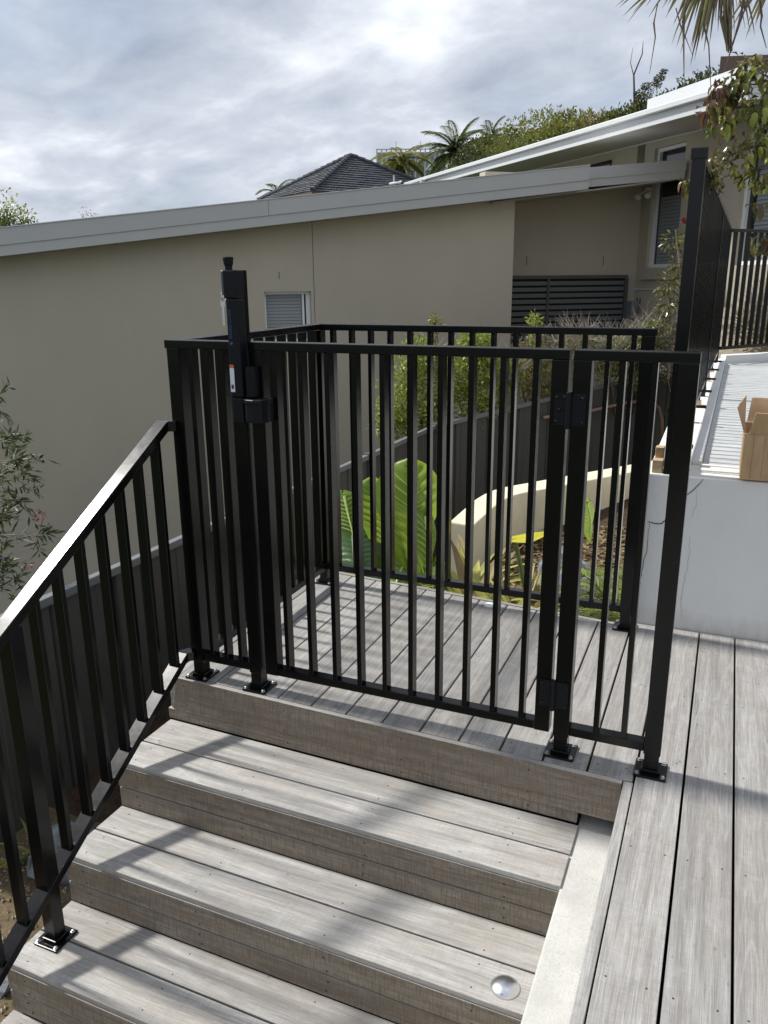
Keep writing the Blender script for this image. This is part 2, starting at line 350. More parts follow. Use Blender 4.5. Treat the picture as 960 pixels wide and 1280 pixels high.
def tag(o, label=None, cat=None, group=None, kind=None):
    if label: o['label'] = label
    if cat: o['category'] = cat
    if group: o['group'] = group
    if kind: o['kind'] = kind
    return o
def thing(name, loc, label, cat, group=None, kind=None):
    o = bpy.data.objects.new(name, None); C.objects.link(o); o.location = Vector(loc); WL[o.name] = Vector(loc)
    o.empty_display_size = .05
    return tag(o, label, cat, group, kind)
def bx(name, mat, parent, x0, x1, y0, y1, z0, z1, bev=0, seg=1):
    b = MB(); b.box(x0, x1, y0, y1, z0, z1); return b.build(name, mat, parent, bev, seg)
def hump(x, y):
    return mnoise.noise(Vector((x*.9, y*.9, 3)))*.5+mnoise.noise(Vector((x*3, y*3, 9)))*.2

# board: local X runs along the grain; given as a quad in plan (p0->p1 along length), with any end skew
def board(name, mat, parent, poly, z0, z1, along, bev=.0022, seg=2):
    """poly: plan corner list; along: 'x' or 'y' = grain direction in world"""
    b = MB(); cx_ = sum(p[0] for p in poly)/len(poly); cy_ = sum(p[1] for p in poly)/len(poly); org = Vector((cx_, cy_, (z0+z1)/2))
    if along == 'y':
        pl = [((p[1]-cy_), -(p[0]-cx_)) for p in poly]; rot = math.pi/2
    else:
        pl = [(p[0]-cx_, p[1]-cy_) for p in poly]; rot = 0
    b.prism(pl, z0-org.z, z1-org.z)
    o = link(name, b.mesh(name, mat, Vector((0, 0, 0)), bev, seg), org, parent); o.rotation_euler.z = rot
    return o

# ================================================================== GROUND
W = .14
b = MB(); nx = 60; xs = [-900, -500, -300, -200]+[-150+i*6 for i in range(51)]+[200, 300, 500, 900]; ys = [-400, -100, -30]+[-12+i*5 for i in range(40)]+[260, 400, 900]
def gz(x, y):
    # valley to the left, hillside rising behind to the right
    t = max(0, min(1, (y-13)/70)); s_ = max(0, min(1, (x+22+y*.25)/40)); near = -3.4
    return near+(9.5*s_*t**1.1)*(3*t*t-2*t**3 if t < 1 else 1)*1.0+(mnoise.noise(Vector((x*.05, y*.05, 0)))*1.2*t)
k0 = {}
for j, y in enumerate(ys):
    for i, x in enumerate(xs): b.v.append(Vector((x, y, gz(x, y))))
for j in range(len(ys)-1):
    for i in range(len(xs)-1):
        a0 = j*len(xs)+i; b.f.append((a0, a0+1, a0+1+len(xs), a0+len(xs))); b.mi.append(0)
tag(b.build('ground', GRASS, None, smooth=True, origin=(0, 0, -1.75)), kind='structure')

def grid(name, mat, x0, x1, y0, y1, n, m_, fz, kind='structure', parent=None, inside=None):
    b = MB()
    for j in range(m_+1):
        for i in range(n+1):
            x = x0+(x1-x0)*i/n; y = y0+(y1-y0)*j/m_; b.v.append(Vector((x, y, fz(x, y))))
    for j in range(m_):
        for i in range(n):
            a0 = j*(n+1)+i; c_ = (x0+(x1-x0)*(i+.5)/n, y0+(y1-y0)*(j+.5)/m_)
            if inside and not inside(*c_): continue
            b.f.append((a0, a0+1, a0+n+2, a0+n+1)); b.mi.append(0)
    return tag(b.build(name, mat, parent, smooth=True), kind=kind)
def bedz(x, y):
    t = max(0, min(1, (y-1.1)/1.2)); t = t*t*(3-2*t)
    lowz = -1.16+.10*min(0, y+.2)
    hi = -.62+.16*max(0, x-.3)+.03*max(0, y-3)
    yb = 2.9 if x < -.02 else 3.75+1.55*(x-.0)
    k = max(0, min(1, (y-yb)/.15)); hi = hi*(1-k)+-1.6*k
    return lowz*(1-t)+hi*t+hump(x, y)*.05
grid('garden_bed', SOIL, -1.36, 1.40, .35, 8.2, 40, 90, bedz)
grid('gravel_bed', GRAV, -1.36, -.2, -6, .35, 14, 60, lambda x, y: bedz(x, y))
grid('side_garden_bed', SOIL, -2.4, 2.5, 6, 14, 40, 60, lambda x, y: (-3.0 if y < 6 else -3.0+min(1, (y-6)/.9)*1.45+max(0, min(1, (x+1.2)/2.0))*1.15*min(1, max(0, y-6)))+hump(x, y)*.05,
     inside=lambda x, y: x > -2.25 and y > 6.2 and (x < -1.45 or (y-6.48) > (x+1.4)*1.28+.15))

# gravel pebbles: nobody could count them
b = MB(); rr = random.Random(3)
for i in range(2600):
    x = -1.3+1.1*rr.random(); y = -2.2+2.4*rr.random(); r = rr.uniform(.006, .016); z = bedz(x, y)
    c = Vector((x, y, z+r*.3)); k = len(b.v); a = rr.random()*3
    pts = [Vector((r*math.cos(a+j*2.09), r*.8*math.sin(a+j*2.09), 0)) for j in range(3)]
    b.v += [c+p for p in pts]+[c+Vector((0, 0, r*.8)), c-Vector((0, 0, r*.6))]
    b.f += [(k, k+1, k+3), (k+1, k+2, k+3), (k+2, k, k+3), (k+1, k, k+4), (k+2, k+1, k+4), (k, k+2, k+4)]; b.mi += [0]*6
tag(b.build('gravel', PEB, None), 'loose tan gravel on the ground beside the stairs', 'gravel', kind='stuff')
def rock(c, s, label, seed):
    bm = bmesh.new(); bmesh.ops.create_icosphere(bm, subdivisions=3, radius=1)
    for v in bm.verts:
        p = v.co.copy(); n = mnoise.noise(p*1.3+Vector((seed, 0, 0)))*.45+mnoise.noise(p*3.1+Vector((seed, 5, 0)))*.16
        v.co = Vector((p.x*s[0], p.y*s[1], p.z*s[2]))*(1+n)
    me = bpy.data.meshes.new('rock'); bm.to_mesh(me); bm.free(); me.materials.append(ROCK)
    tag(link('rock', me, c), label, 'rock')
rock((-.95, .05, -1.1), (.17, .14, .13), 'grey rock at the foot of the dark fence, left of the second step', 1)
rock((-.62, -.02, -1.15), (.13, .12, .09), 'small grey rock close to the stair edge below the lower rail', 2)
rock((-.42, .12, -1.1), (.12, .11, .1), 'rounded dark rock tucked against the side of the stairs', 3)
rock((-1.15, -.62, -1.24), (.22, .16, .15), 'broad bluish grey rock at the left picture edge', 4)
rock((-.75, -.52, -1.22), (.12, .1, .08), 'flat blue grey stone on the gravel beside the rail post', 5)
rock((.80, 2.95, -.50), (.20, .16, .19), 'pale grey rock in the garden bed under the cream wall', 6)
rock((.98, 2.7, -.52), (.15, .12, .13), 'second garden rock, nearer the fern', 7)
rock((.70, 2.6, -.62), (.10, .09, .08), 'small low rock left of the pale garden rock', 8)

# ================================================================== DECK
deck = thing('deck', (1.5, 0, 0), 'weathered grey timber deck with a square landing at the top of the stairs', 'deck', kind='structure')
del deck['label'], deck['category']
def Lback(x): return 1.2394-.0866*x
def Ffront(x): return .012-.0265*x
GAP = .0035
for i in range(-1, 11):
    x0 = i*W+GAP; x1 = (i+1)*W-GAP
    if i == -1: x0 = -.128
    back0, back1 = (Lback(x0), Lback(x1)) if i < 10 else (1.178, 1.178)
    board('deck_board', W_DECK, deck, [(x0, Ffront(x0)), (x1, Ffront(x1)), (x1, back1), (x0, back0)], -.021, 0, 'y')
for i in range(11, 22):
    x0 = i*W+GAP; x1 = (i+1)*W-GAP
    board('deck_board', W_DECK, deck, [(x0, -4.4), (x1, -4.4), (x1, 1.178), (x0, 1.178)], -.021, 0, 'y')
# landing edge trims: left side pair, back strip
board('edge_trim', W_DECK, deck, [(-.165, .0), (-.134, .0), (-.134, 1.255), (-.165, 1.255)], -.14, .0, 'y')
board('edge_trim', W_DECK, deck, [(-.205, .0), (-.171, .0), (-.171, 1.255), (-.205, 1.255)], -.14, -.004, 'y')
board('edge_trim', W_DECK, deck, [(-.134, Lback(-.134)+.004), (1.4, Lback(1.4)+.004), (1.4, Lback(1.4)+.026), (-.134, Lback(-.134)+.026)], -.14, .002, 'x')
# bearers under the boards and added near-black fillers that put shade in the gaps
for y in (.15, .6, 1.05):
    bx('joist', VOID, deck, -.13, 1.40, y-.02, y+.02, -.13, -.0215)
bx('dark_gap_filler', VOID, deck, -.13, 1.40, .03, 1.08, -.16, -.135)  # filler sheet added so the board gaps read dark
bx('dark_gap_filler', VOID, deck, 1.385, 1.54, .06, 1.17, -.9, -.022)  # dark filler standing in for the shadow under the fascia end
bx('dark_gap_filler', VOID, deck, -.18, 1.384, .02, .045, -.9, -.145)
bx('dark_gap_filler', VOID, deck, 1.545, 3.1, -4.3, 1.17, -.18, -.15)
# trim board between concrete cap and the long boards
board('edge_trim', W_DECK, deck, [(1.512, -4.4), (1.5395, -4.4), (1.5395, -.034), (1.512, -.034)], -.24, -.0005, 'y')
# nail heads
b = MB(); rr = random.Random(5)
def nail(b, x, y, z): b.lathe((x+rr.uniform(-.004, .004), y+rr.uniform(-.004, .004), z-.002), [(.0026, 0), (.0026, .0026), (.001, .003)], 6)
for i in range(-1, 11):
    for y in (.055, .6, 1.02):
        for dx in (.028, W-.028): nail(b, i*W+dx+(i == -1)*.01, (Ffront(i*W) if y < .1 else 0)+y, 0)
for i in range(11, 22):
    for y in [1.02-.45*k for k in range(9)]:
        for dx in (.028, W-.028): nail(b, i*W+dx, y, 0)
tag(b.build('nail_heads', NAIL, deck), kind='stuff')

# ================================================================== STAIRS
RS = .187; GO = .28
st = thing('timber_stairs', (.6, -.05, -.95), 'weathered grey timber stairs with two board risers leading down from the landing', 'stairs')
XL, XR = -.205, 1.385
def NY(k, x): return -.320-GO*(k-1)-.008*x        # nosing of tread k
# landing fascia: top board (long) and the lower one
def vboard(name, x0, x1, yf0, yf1, th, z0, z1, mat=W_RISER, xb0=None):
    # vertical board, front face at yf, thickness th back (+y); skewed left end possible
    b = MB(); org = Vector(((x0+x1)/2, (yf0+yf1)/2, (z0+z1)/2)); a = x0 if xb0 is None else xb0
    vs = [(a, yf0, z0), (x1, yf1, z0), (x1, yf1+th, z0), (a, yf0+th, z0), (x0, yf0, z1), (x1, yf1, z1), (x1, yf1+th, z1), (x0, yf0+th, z1)]
    b.add([Vector(v)-org for v in vs], [(3, 2, 1, 0), (4, 5, 6, 7), (0, 1, 5, 4), (1, 2, 6, 5), (2, 3, 7, 6), (3, 0, 4, 7)])
    me = b.mesh(name, mat, Vector((0, 0, 0)), .0025, 2); me.materials.append(W_TREAD)
    for pl in me.polygons:
        if pl.normal.z > .5: pl.material_index = 1
    return link(name, me, org, st)
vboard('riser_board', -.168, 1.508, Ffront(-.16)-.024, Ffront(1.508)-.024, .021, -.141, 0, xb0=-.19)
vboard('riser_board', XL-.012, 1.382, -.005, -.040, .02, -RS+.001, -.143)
for k in range(1, 7):
    z = -RS*k
    yb0, yb1 = (-.009, -.044) if k == 1 else (NY(k-1, XL)+.0, NY(k-1, XR)+.0)
    xr = XR-.004*(k > 1)+.004
    f0, f1 = NY(k, XL), NY(k, XR)
    board('tread_board', W_TREAD, st, [(XL, f0), (xr, f1), (xr, f1+.137), (XL, f0+.137)], z-.019, z, 'x', .0035, 3)
    board('tread_board', W_TREAD, st, [(XL, f0+.143), (xr, f1+.143), (xr, yb1-.003), (XL, yb0-.003)], z-.019, z, 'x')
    zb = -RS*(k+1)
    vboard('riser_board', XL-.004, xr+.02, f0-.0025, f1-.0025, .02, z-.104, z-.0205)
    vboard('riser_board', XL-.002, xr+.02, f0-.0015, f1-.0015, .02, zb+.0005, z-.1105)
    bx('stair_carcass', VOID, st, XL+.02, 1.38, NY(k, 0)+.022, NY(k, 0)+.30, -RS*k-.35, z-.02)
b = MB()
for k in range(1, 7):
    for x in [XL+.06+.45*j for j in range(4)]:
        for dy in (.03, .11, .165, .245): nail(b, x, NY(k, x)+dy, -RS*k)
tag(b.build('nail_heads', NAIL, st), kind='stuff')
b = MB()
for k in range(0, 6):
    for x in [XL+.08+.45*j for j in range(4)]:
        for dz in ((-.03, -.11, -.165) if k == 0 else (-.045, -.09, -.13, -.165)):
            y = (Ffront(x)-.024 if dz > -.14 else -.005-.022*(x+.2)) if k == 0 else NY(k, x)-.0025
            b.obox((x+rr.uniform(-.01, .01), y-.0003, -RS*k+dz), (.0024, 0, 0), (0, .0008, 0), (0, 0, .0024))
tag(b.build('screw_heads', NAIL, st), kind='stuff')
# concrete wall cap beside the stairs
b = MB(); b.box(1.386, 1.540, -4.3, .058, -1.5, -.195); tag(b.build('concrete_wall', CONC, None, .006, 2), 'pale pitted concrete wall top running between the stair treads and the deck edge', 'concrete wall')
# lights
b = MB(); b.lathe((0, 0, 0), [(.040, -.003), (.0405, .001), (.038, .004), (.034, .0075), (.026, .0125), (.015, .016), (.006, .0173), (.0001, .0175)], 40)
dl = b.build('step_light', STEEL, None, smooth=True, origin=(0, 0, 0)); dl.location = (1.291, -.547, -RS*2+.001); WL[dl.name] = dl.location.copy()
tag(dl, 'polished steel dome light set in the second tread near the concrete edge', 'step light')
b = MB(); b.box(-.003, .003, -.034, -.028, .004, .0085); b.v = [v+dl.location for v in b.v]; b.build('eyelid_slot', NAIL, dl)
b = MB(); b.lathe((.762, 1.13, 0), [(.027, .0005), (.027, .004), (.024, .0065), (.0001, .008)], 28)
tag(b.build('deck_light', WHITEP, None, smooth=False), 'round white deck light at the back edge of the landing', 'deck light')


# ================================================================== RAILINGS
H = 1.277; HB = .105
def bal_mesh(h, name='baluster', ax='x'):
    b = MB(); wx, wy = (.0085, .019) if ax == 'x' else (.019, .0085)
    b.box(-wx, wx, -wy, wy, 0, h); return b.mesh(name, BLACK, Vector((0, 0, 0)), .0012, 1)
def postmesh(h, z0=0, s=.025): 
    b = MB(); b.box(-s, s, -s, s, z0, h); return b.mesh('post', BLACK, Vector((0, 0, 0)), .002, 2)
def plate_mesh():
    b = MB(); b.prism([(-.048, -.048), (.048, -.048), (.048, .048), (-.048, .048)], .0005, .008)
    b.prism([(-.029, -.029), (.029, -.029), (.029, .029), (-.029, .029)], .0081, .020)
    return b.mesh('base_plate', BLACK, Vector((0, 0, 0)), .003, 2)
def bolt_mesh():
    b = MB(); b.lathe((0, 0, 0), [(.0075, .008), (.0075, .0095), (.0055, .010), (.0055, .0145), (.002, .016)], 8); return b.mesh('bolt', BOLT, Vector((0, 0, 0)))
PLATE, BOLTM = plate_mesh(), bolt_mesh()
def post(parent, x, y, top, z0=0, bottom=.07, base=True, s=.025):
    o = link('post', postmesh(top-z0, bottom, s), (x, y, z0), parent)
    if bottom > 0.01:
        b = MB(); b.box(-.0215, .0215, -.0215, .0215, .01, bottom); link('post_leg', b.mesh('post_leg', BLACK, Vector((0, 0, 0))), (x, y, z0), o)
    if base:
        link('base_plate', PLATE, (x, y, z0), o)
        for dx, dy in ((-.037, -.037), (.037, -.037), (.037, .037), (-.037, .037)): link('bolt', BOLTM, (x+dx, y+dy, z0), o)
    return o
BALM = bal_mesh(H-.028-HB)
def level_panel(t, p, q, baly, top=H, bot=HB, wid=.05, hgt=.028, z0=0, bal=None, topext=(0, 0)):
    """rails from p to q (plan), balusters at parameter list (metres from p)"""
    p = Vector((p[0], p[1], 0)); q = Vector((q[0], q[1], 0)); d = (q-p).normalized(); n = Vector((-d.y, d.x, 0))
    for nm, zt, hw, hh, e0, e1_ in (('top_rail', top, wid/2, hgt, topext[0], topext[1]), ('bottom_rail', bot, .019, .03, 0, 0)):
        b = MB(); a, c_ = p-d*e0, q+d*e1_
        b.obox((a+c_)/2+Vector((0, 0, zt-hh/2)), (c_-a)/2, n*hw, Vector((0, 0, hh/2))); b.build(nm, BLACK, t, .0025, 2)
    bm_ = bal or BALM
    for s_ in baly:
        o = link('baluster', bm_, p+d*s_+Vector((0, 0, bot+.0)), t); o.rotation_euler.z = math.atan2(d.y, d.x)
YF = .048
# corner panel: corner post, latch post
t = thing('fence_panel', (-.08, YF, 0), 'narrow black fence panel between the corner post and the tall latch post', 'fence panel')
post(t, -.08, YF, H-.028); 
level_panel(t, (-.055, YF), (.16, YF), [.041, .104, .167], topext=(.058, .0))
lp = post(t, .178, YF, 1.503)
cornerpanel = t
# gate
t = thing('gate', (.235, YF, .08), 'black tubular metal gate at the head of the stairs', 'gate')
b = MB(); b.box(.222, .272, YF-.022, YF+.022, .075, H-.029); b.build('stile', BLACK, t, .002, 2)
b = MB(); b.box(1.219, 1.267, YF-.022, YF+.022, .075, H-.029); b.build('stile', BLACK, t, .002, 2)
b = MB(); b.box(.222, 1.2675, YF-.025, YF+.025, H-.028, H); b.build('top_rail', BLACK, t, .0025, 2)
b = MB(); b.box(.2725, 1.2185, YF-.019, YF+.019, HB-.03, HB); b.build('bottom_rail', BLACK, t, .0025, 2)
for k in range(10): link('baluster', BALM, (.3145+.0955*k, YF, HB), t)
def hinge(zc, parent):
    b = MB()
    b.box(1.232, 1.268, YF-.0275, YF-.0225, zc-.045, zc+.045); b.box(1.281, 1.322, YF-.0305, YF-.0255, zc-.045, zc+.045)
    b.tube([(1.2745, YF-.034, zc-.052), (1.2745, YF-.034, zc+.052)], .009, 10)
    h_ = b.build('hinge', PLAST, parent, .0008, 1)
    for x, z in ((1.240, .034), (1.248, .0), (1.240, -.034), (1.312, .034), (1.312, -.034), (1.262, .036)):
        b = MB(); b.lathe((0, 0, 0), [(.0055, 0), (.0055, .003), (.003, .005), (.0001, .0055)], 10)
        b.v = [Vector((v.x, -v.z, v.y)) for v in b.v]; b.f = [tuple(reversed(f)) for f in b.f]
        yb_ = YF-(.0275 if x < 1.27 else .0305); b.v = [v+Vector((x, yb_, zc+z)) for v in b.v]; b.build('bolt', BLACK, h_)
hinge(1.11, t); hinge(.215, t)
# right panel
t = thing('fence_panel', (1.305, YF, 0), 'short black fence panel from the gate hinge post to the end post', 'fence panel')
post(t, 1.305, YF, H-.028); post(t, 1.582, YF, H-.028)
level_panel(t, (1.330, YF), (1.557, YF), [.081, .165], topext=(.0505, .0505))
# latch
lt = thing('gate_latch', (.186, YF-.03, 1.03), 'tall black safety gate latch with grey head, release knob and hanging key', 'gate latch')
b = MB(); b.box(.176, .222, YF-.068, YF-.0255, 1.10, 1.415); b.build('latch_body', PLAST, lt, .006, 2)
b = MB(); b.box(.172, .222, YF-.070, YF-.0255, 1.4155, 1.502); b.build('latch_head', PLAST, lt, .004, 2)
b = MB(); b.box(.162, .1715, YF-.066, YF-.030, 1.425, 1.501); b.build('lock_face', LGREY, lt, .002, 1)
b = MB(); b.lathe((.184, YF-.05, 1.502), [(.012, 0), (.012, .012), (.015, .018), (.0165, .030), (.0175, .036), (.016, .040)], 18); b.build('release_knob', PLAST, lt)
b = MB(); b.box(.178, .219, YF-.066, YF-.0255, 1.015, 1.098); b.build('latch_bracket', PLAST, lt, .004, 2)
b = MB(); b.tube([(.157, YF-.04, 1.425), (.166, YF-.05, 1.437)], .006, 8); b.build('lock_bow', BOLT, lt)
b = MB(); ring = [(.155+.0*math.cos(a), YF-.045+.013*math.cos(a), 1.418+.013*math.sin(a)) for a in [i*math.pi/6 for i in range(13)]]
b.tube(ring, .0018, 5, cap=False); b.build('key_ring', BOLT, lt)
b = MB(); b.lathe((0, 0, 0), [(.0125, -.001), (.0125, .001)], 14); b.v = [Vector((v.x, v.z, v.y)) for v in b.v]; b.v = [v+Vector((.158, YF-.046, 1.43)) for v in b.v]
b.obox((.155, YF-.05, 1.366), (.0042, .001, 0), (0, .0012, 0), (0.0, 0, .036)); b.obox((.155, YF-.05, 1.40), (.009, 0, 0), (0, .0012, 0), (0, 0, .010)); b.build('key', STEEL, lt)
b = MB(); b.box(.1775, .1935, YF-.0695, YF-.0683, 1.118, 1.196); sk = b.build('sticker', STK, lt)
b = MB(); b.box(.1775, .1935, YF-.0698, YF-.0688, 1.196, 1.2065); b.build('sticker_band', STO, lt)
b = MB(); b.box(.181, .190, YF-.0699, YF-.0696, 1.128, 1.142); b.build('sticker_mark', NAIL, sk)
def text(body, size, loc, rot, mat, parent, name='lettering', ext=.0004):
    cu = bpy.data.curves.new(name, 'FONT'); cu.body = body; cu.size = size; cu.extrude = ext; cu.align_x = 'CENTER'; cu.align_y = 'CENTER'
    o = bpy.data.objects.new(name, cu); C.objects.link(o); bpy.context.view_layer.update()
    me = bpy.data.meshes.new_from_object(o.evaluated_get(bpy.context.evaluated_depsgraph_get())); bpy.data.objects.remove(o)
    me.materials.append(mat); o = link(name, me, loc, parent); o.rotation_euler = rot; return o
text('MAGNA LATCH', .013, (.190, YF-.0686, 1.335), (R(90), R(-90), 0), BLUE, lt)
b = MB(); b.lathe((0, 0, 0), [(.005, 0), (.005, .0008)], 12); b.v = [Vector((v.x+.190, YF-.0682-v.z, v.y+1.275)) for v in b.v]; b.build('logo_dot', BLUE, lt)
# striker on the gate stile
t = thing('latch_striker', (.26, YF-.03, 1.05), 'black curved striker shield on the gate beside the latch', 'latch striker')
b = MB(); pr = [(.232, -.026), (.232, -.075), (.245, -.088), (.275, -.092), (.300, -.083), (.309, -.062), (.309, -.026)]
b.prism([(x, YF+y) for x, y in pr], 1.022, 1.092); b.build('shield', PLAST, t, .003, 2)
b = MB(); b.prism([(x, YF+y) for x, y in [(.229, -.026), (.229, -.078), (.245, -.092), (.275, -.096), (.302, -.087), (.312, -.062), (.312, -.026)]], 1.083, 1.098); b.build('lip', PLAST, t, .002, 1)
b = MB(); b.box(.228, .262, YF-.060, YF-.0235, 1.1, 1.20); b.build('bracket', PLAST, t, .003, 1)
# side panel of the landing
t = thing('fence_panel', (-.08, .6, 0), 'black fence panel along the left side of the landing', 'fence panel')
level_panel(t, (-.08, .0745), (-.092, 1.095), [.045+.0935*k for k in range(11)], topext=(0, 0))
# far panel
t = thing('fence_panel', (.64, 1.118, 0), 'long black fence panel along the back edge of the landing', 'fence panel')
post(t, -.092, 1.121, H-.028); post(t, 1.377, 1.111, H-.028)
level_panel(t, (-.067, 1.1208), (1.352, 1.1112), [.053+.0955*k for k in range(15)], topext=(.051, .055))
# stair rail
t = thing('stair_railing', (-.13, -.74, -.561), 'black raked stair railing with a bright reflective top bar', 'railing')
XR_ = -.1295; SL = .600
def raked(name, y0, z0, y1, z1, hw, th):
    b = MB(); b.add([(XR_-hw, y0, z0-th), (XR_+hw, y0, z0-th), (XR_+hw, y0, z0), (XR_-hw, y0, z0), (XR_-hw, y1, z1-th), (XR_+hw, y1, z1-th), (XR_+hw, y1, z1), (XR_-hw, y1, z1)],
          [(0, 1, 2, 3), (7, 6, 5, 4), (0, 4, 5, 1), (1, 5, 6, 2), (2, 6, 7, 3), (3, 7, 4, 0)])
    for i in range(len(b.f)): b.f[i] = tuple(reversed(b.f[i])) if y1 < y0 else b.f[i]
    return b
ztop = lambda y: 1.0+.594*(y+.005); zlow = lambda y: .112+.606*(y+.005)
YE = -1.95
raked('h', -.005, ztop(-.005), YE, ztop(YE), .0265, .036).build('handrail', BLACK, t, .003, 2)
raked('l', -.005, zlow(-.005), YE, zlow(YE), .0265, .034).build('bottom_rail', BLACK, t, .002, 1)
for nm, z, th in (('handrail_return', 1.0, .036), ('bottom_rail_return', .112, .034)):
    b = MB(); d = Vector((.060, .075)).normalized(); n = Vector((-d.y, d.x)); p = Vector((XR_, -.005)); q = Vector((-.102, .030)) if z > .5 else Vector((-.105, .028))
    b.prism([(XR_-.0265, -.005), (XR_+.0265, -.005), (q.x-n.x*.0265, q.y-n.y*.0265), (q.x+n.x*.0265, q.y+n.y*.0265)], z-th, z); b.build(nm, BLACK, t, .002, 1)
for k in range(19):
    y = -.052-.1003*k
    if k == 7: continue
    if k == 18: continue
    zb, zt = zlow(y)-.012, ztop(y)-.03
    if k == 0: zb = zlow(y)-.01
    b = MB(); b.box(-.019, .019, -.0085, .0085, 0, zt-zb+.006)
    link('baluster', b.mesh('baluster', BLACK, Vector((0, 0, 0)), .0012), (XR_, y, zb), t)
post(t, XR_, -.748, ztop(-.748)-.03, z0=-RS*3, bottom=.2)
post(t, XR_, -1.862, ztop(-1.862)-.03, z0=-RS*7, bottom=.2)

# ================================================================== WHITE RAISED PLANTER WALL AND PATH
t = thing('planter_wall', (2.4, 1.185, 0), 'white painted rendered retaining wall with fine cracks beyond the deck', 'wall')
WT = .68
wallp = [(1.408, 1.185), (4.2, 1.185), (4.2, 1.42), (1.575, 1.42), (1.575, 6.4), (1.375, 6.4)]
b = MB(); b.prism(wallp, -1.2, WT); b.build('wall', WSPL, t, .006, 2)
def crack(pts, wdt, mat, name='crack', y=1.1825):
    b = MB(); rr = random.Random(len(pts)); P = []
    for (x0, z0), (x1, z1) in zip(pts, pts[1:]):
        n = max(2, int(math.hypot(x1-x0, z1-z0)/.012))
        for i in range(n): P.append((x0+(x1-x0)*i/n+rr.uniform(-.003, .003), z0+(z1-z0)*i/n+rr.uniform(-.003, .003)))
    P.append(pts[-1])
    for i in range(len(P)-1):
        a, c_ = Vector((P[i][0], 0, P[i][1])), Vector((P[i+1][0], 0, P[i+1][1])); d = (c_-a).normalized(); n = Vector((-d.z, 0, d.x))
        w0 = wdt*(.5+.5*math.sin(math.pi*i/len(P)))*.5; w1 = wdt*(.5+.5*math.sin(math.pi*(i+1)/len(P)))*.5
        b.add([a-n*w0+Vector((0, y, 0)), c_-n*w1+Vector((0, y, 0)), c_+n*w1+Vector((0, y, 0)), a+n*w0+Vector((0, y, 0))], [(0, 1, 2, 3)])
    b.build(name, mat, t)
crack([(1.630, .672), (1.606, .634), (1.590, .622), (1.560, .585), (1.54, .565)], .0034, CRACK)
crack([(1.512, .484), (1.50, .482), (1.485, .467), (1.455, .466), (1.428, .469)], .0042, CRACK)
crack([(1.436, .466), (1.438, .40), (1.434, .34), (1.425, .27), (1.42, .2), (1.413, .1), (1.416, .02)], .0026, CRACK)
crack([(1.60, .42), (1.607, .33), (1.60, .24), (1.592, .16), (1.60, .06)], .0018, CRACK2)
crack([(1.56, .30), (1.563, .2), (1.558, .1), (1.566, .01)], .0016, CRACK2)
crack([(1.60, .50), (1.612, .56), (1.609, .62)], .0014, CRACK2)
# curb with an inner drop along the left of the path
b = MB(); b.prism([(1.5765, 1.425), (1.612, 1.425), (1.650, 6.40), (1.578, 6.40)], .55, .70); b.build('curb', WHITEW, t, .006, 2)
b = MB(); b.prism([(1.651, 6.34), (3.4, 8.05), (3.33, 8.13), (1.60, 6.44)], .55, .735); b.build('far_curb', WHITEW, t, .006, 2)
b = MB(); b.box(1.613, 4.2, 1.30, 1.42, WT+.0005, WT+.008); b.build('front_ledge', WHITEW, t, .003, 1)
pth = tag(bpy.data.objects.new('path', None), kind='structure'); C.objects.link(pth); pth.location = (2.4, 3.9, .6); WL['path'] = Vector((2.4, 3.9, .6))
y = 1.425; k = 0; rr = random.Random(11)
while y < 6.25:
    xl = 1.614+.038*(y-1.42)/4.95; dx_ = 0
    board('paving_strip', PATHM, pth, [(xl, y), (3.3, y+.0), (3.3, y+.104), (xl, y+.104)], .60, .664+rr.uniform(-.0015, .0015), 'x', .004, 1)
    y += .110; k += 1
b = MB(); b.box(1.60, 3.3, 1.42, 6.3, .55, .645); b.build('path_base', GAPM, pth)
b = MB(); b.prism([(1.66, 6.27), (3.3, 6.27), (3.3, 7.9)], .55, .655); b.build('path_slab', PATHM, pth)
# tall fence on top of the wall
t = thing('pool_fence', (1.495, 1.21, WT), 'tall black pool fence running back along the top of the white wall', 'fence')
ZT = 1.906; ZBm = .80
def fpost(x, y, cap=False, s=.025):
    o = link('post', postmesh(ZT-.0-WT-(0 if cap else .028), 0, s), (x, y, WT+.0005), t)
    if cap:
        b = MB(); b.box(x-.030, x+.030, y-.030, y+.030, ZT-.012, ZT+.026); b.build('post_cap', BLACK, o, .002, 1)
    return o
fpost(1.497, 1.215, True)
dirF = Vector((1.560-1.497, 6.15-1.215, 0)); LF = dirF.length; dF = dirF.normalized(); nF = Vector((-dF.y, dF.x, 0)); pF = Vector((1.497, 1.215, 0))
for nm, zt, hw, hh in (('top_rail', ZT, .025, .028), ('bottom_rail', ZBm, .019, .03)):
    b = MB(); b.obox(pF+dirF/2+Vector((0, 0, zt-hh/2)), dirF/2-dF*.026, nF*hw, Vector((0, 0, hh/2))); b.build(nm, BLACK, t, .002, 1)
BT = bal_mesh(ZT-.028-ZBm)
for k in range(50):
    p = pF+dF*(.075+.0967*k); o = link('baluster', BT, (p.x, p.y, ZBm), t); o.rotation_euler.z = math.atan2(dF.y, dF.x)
for f_ in (.5, 1.0):
    p = pF+dirF*f_; fpost(p.x, p.y)
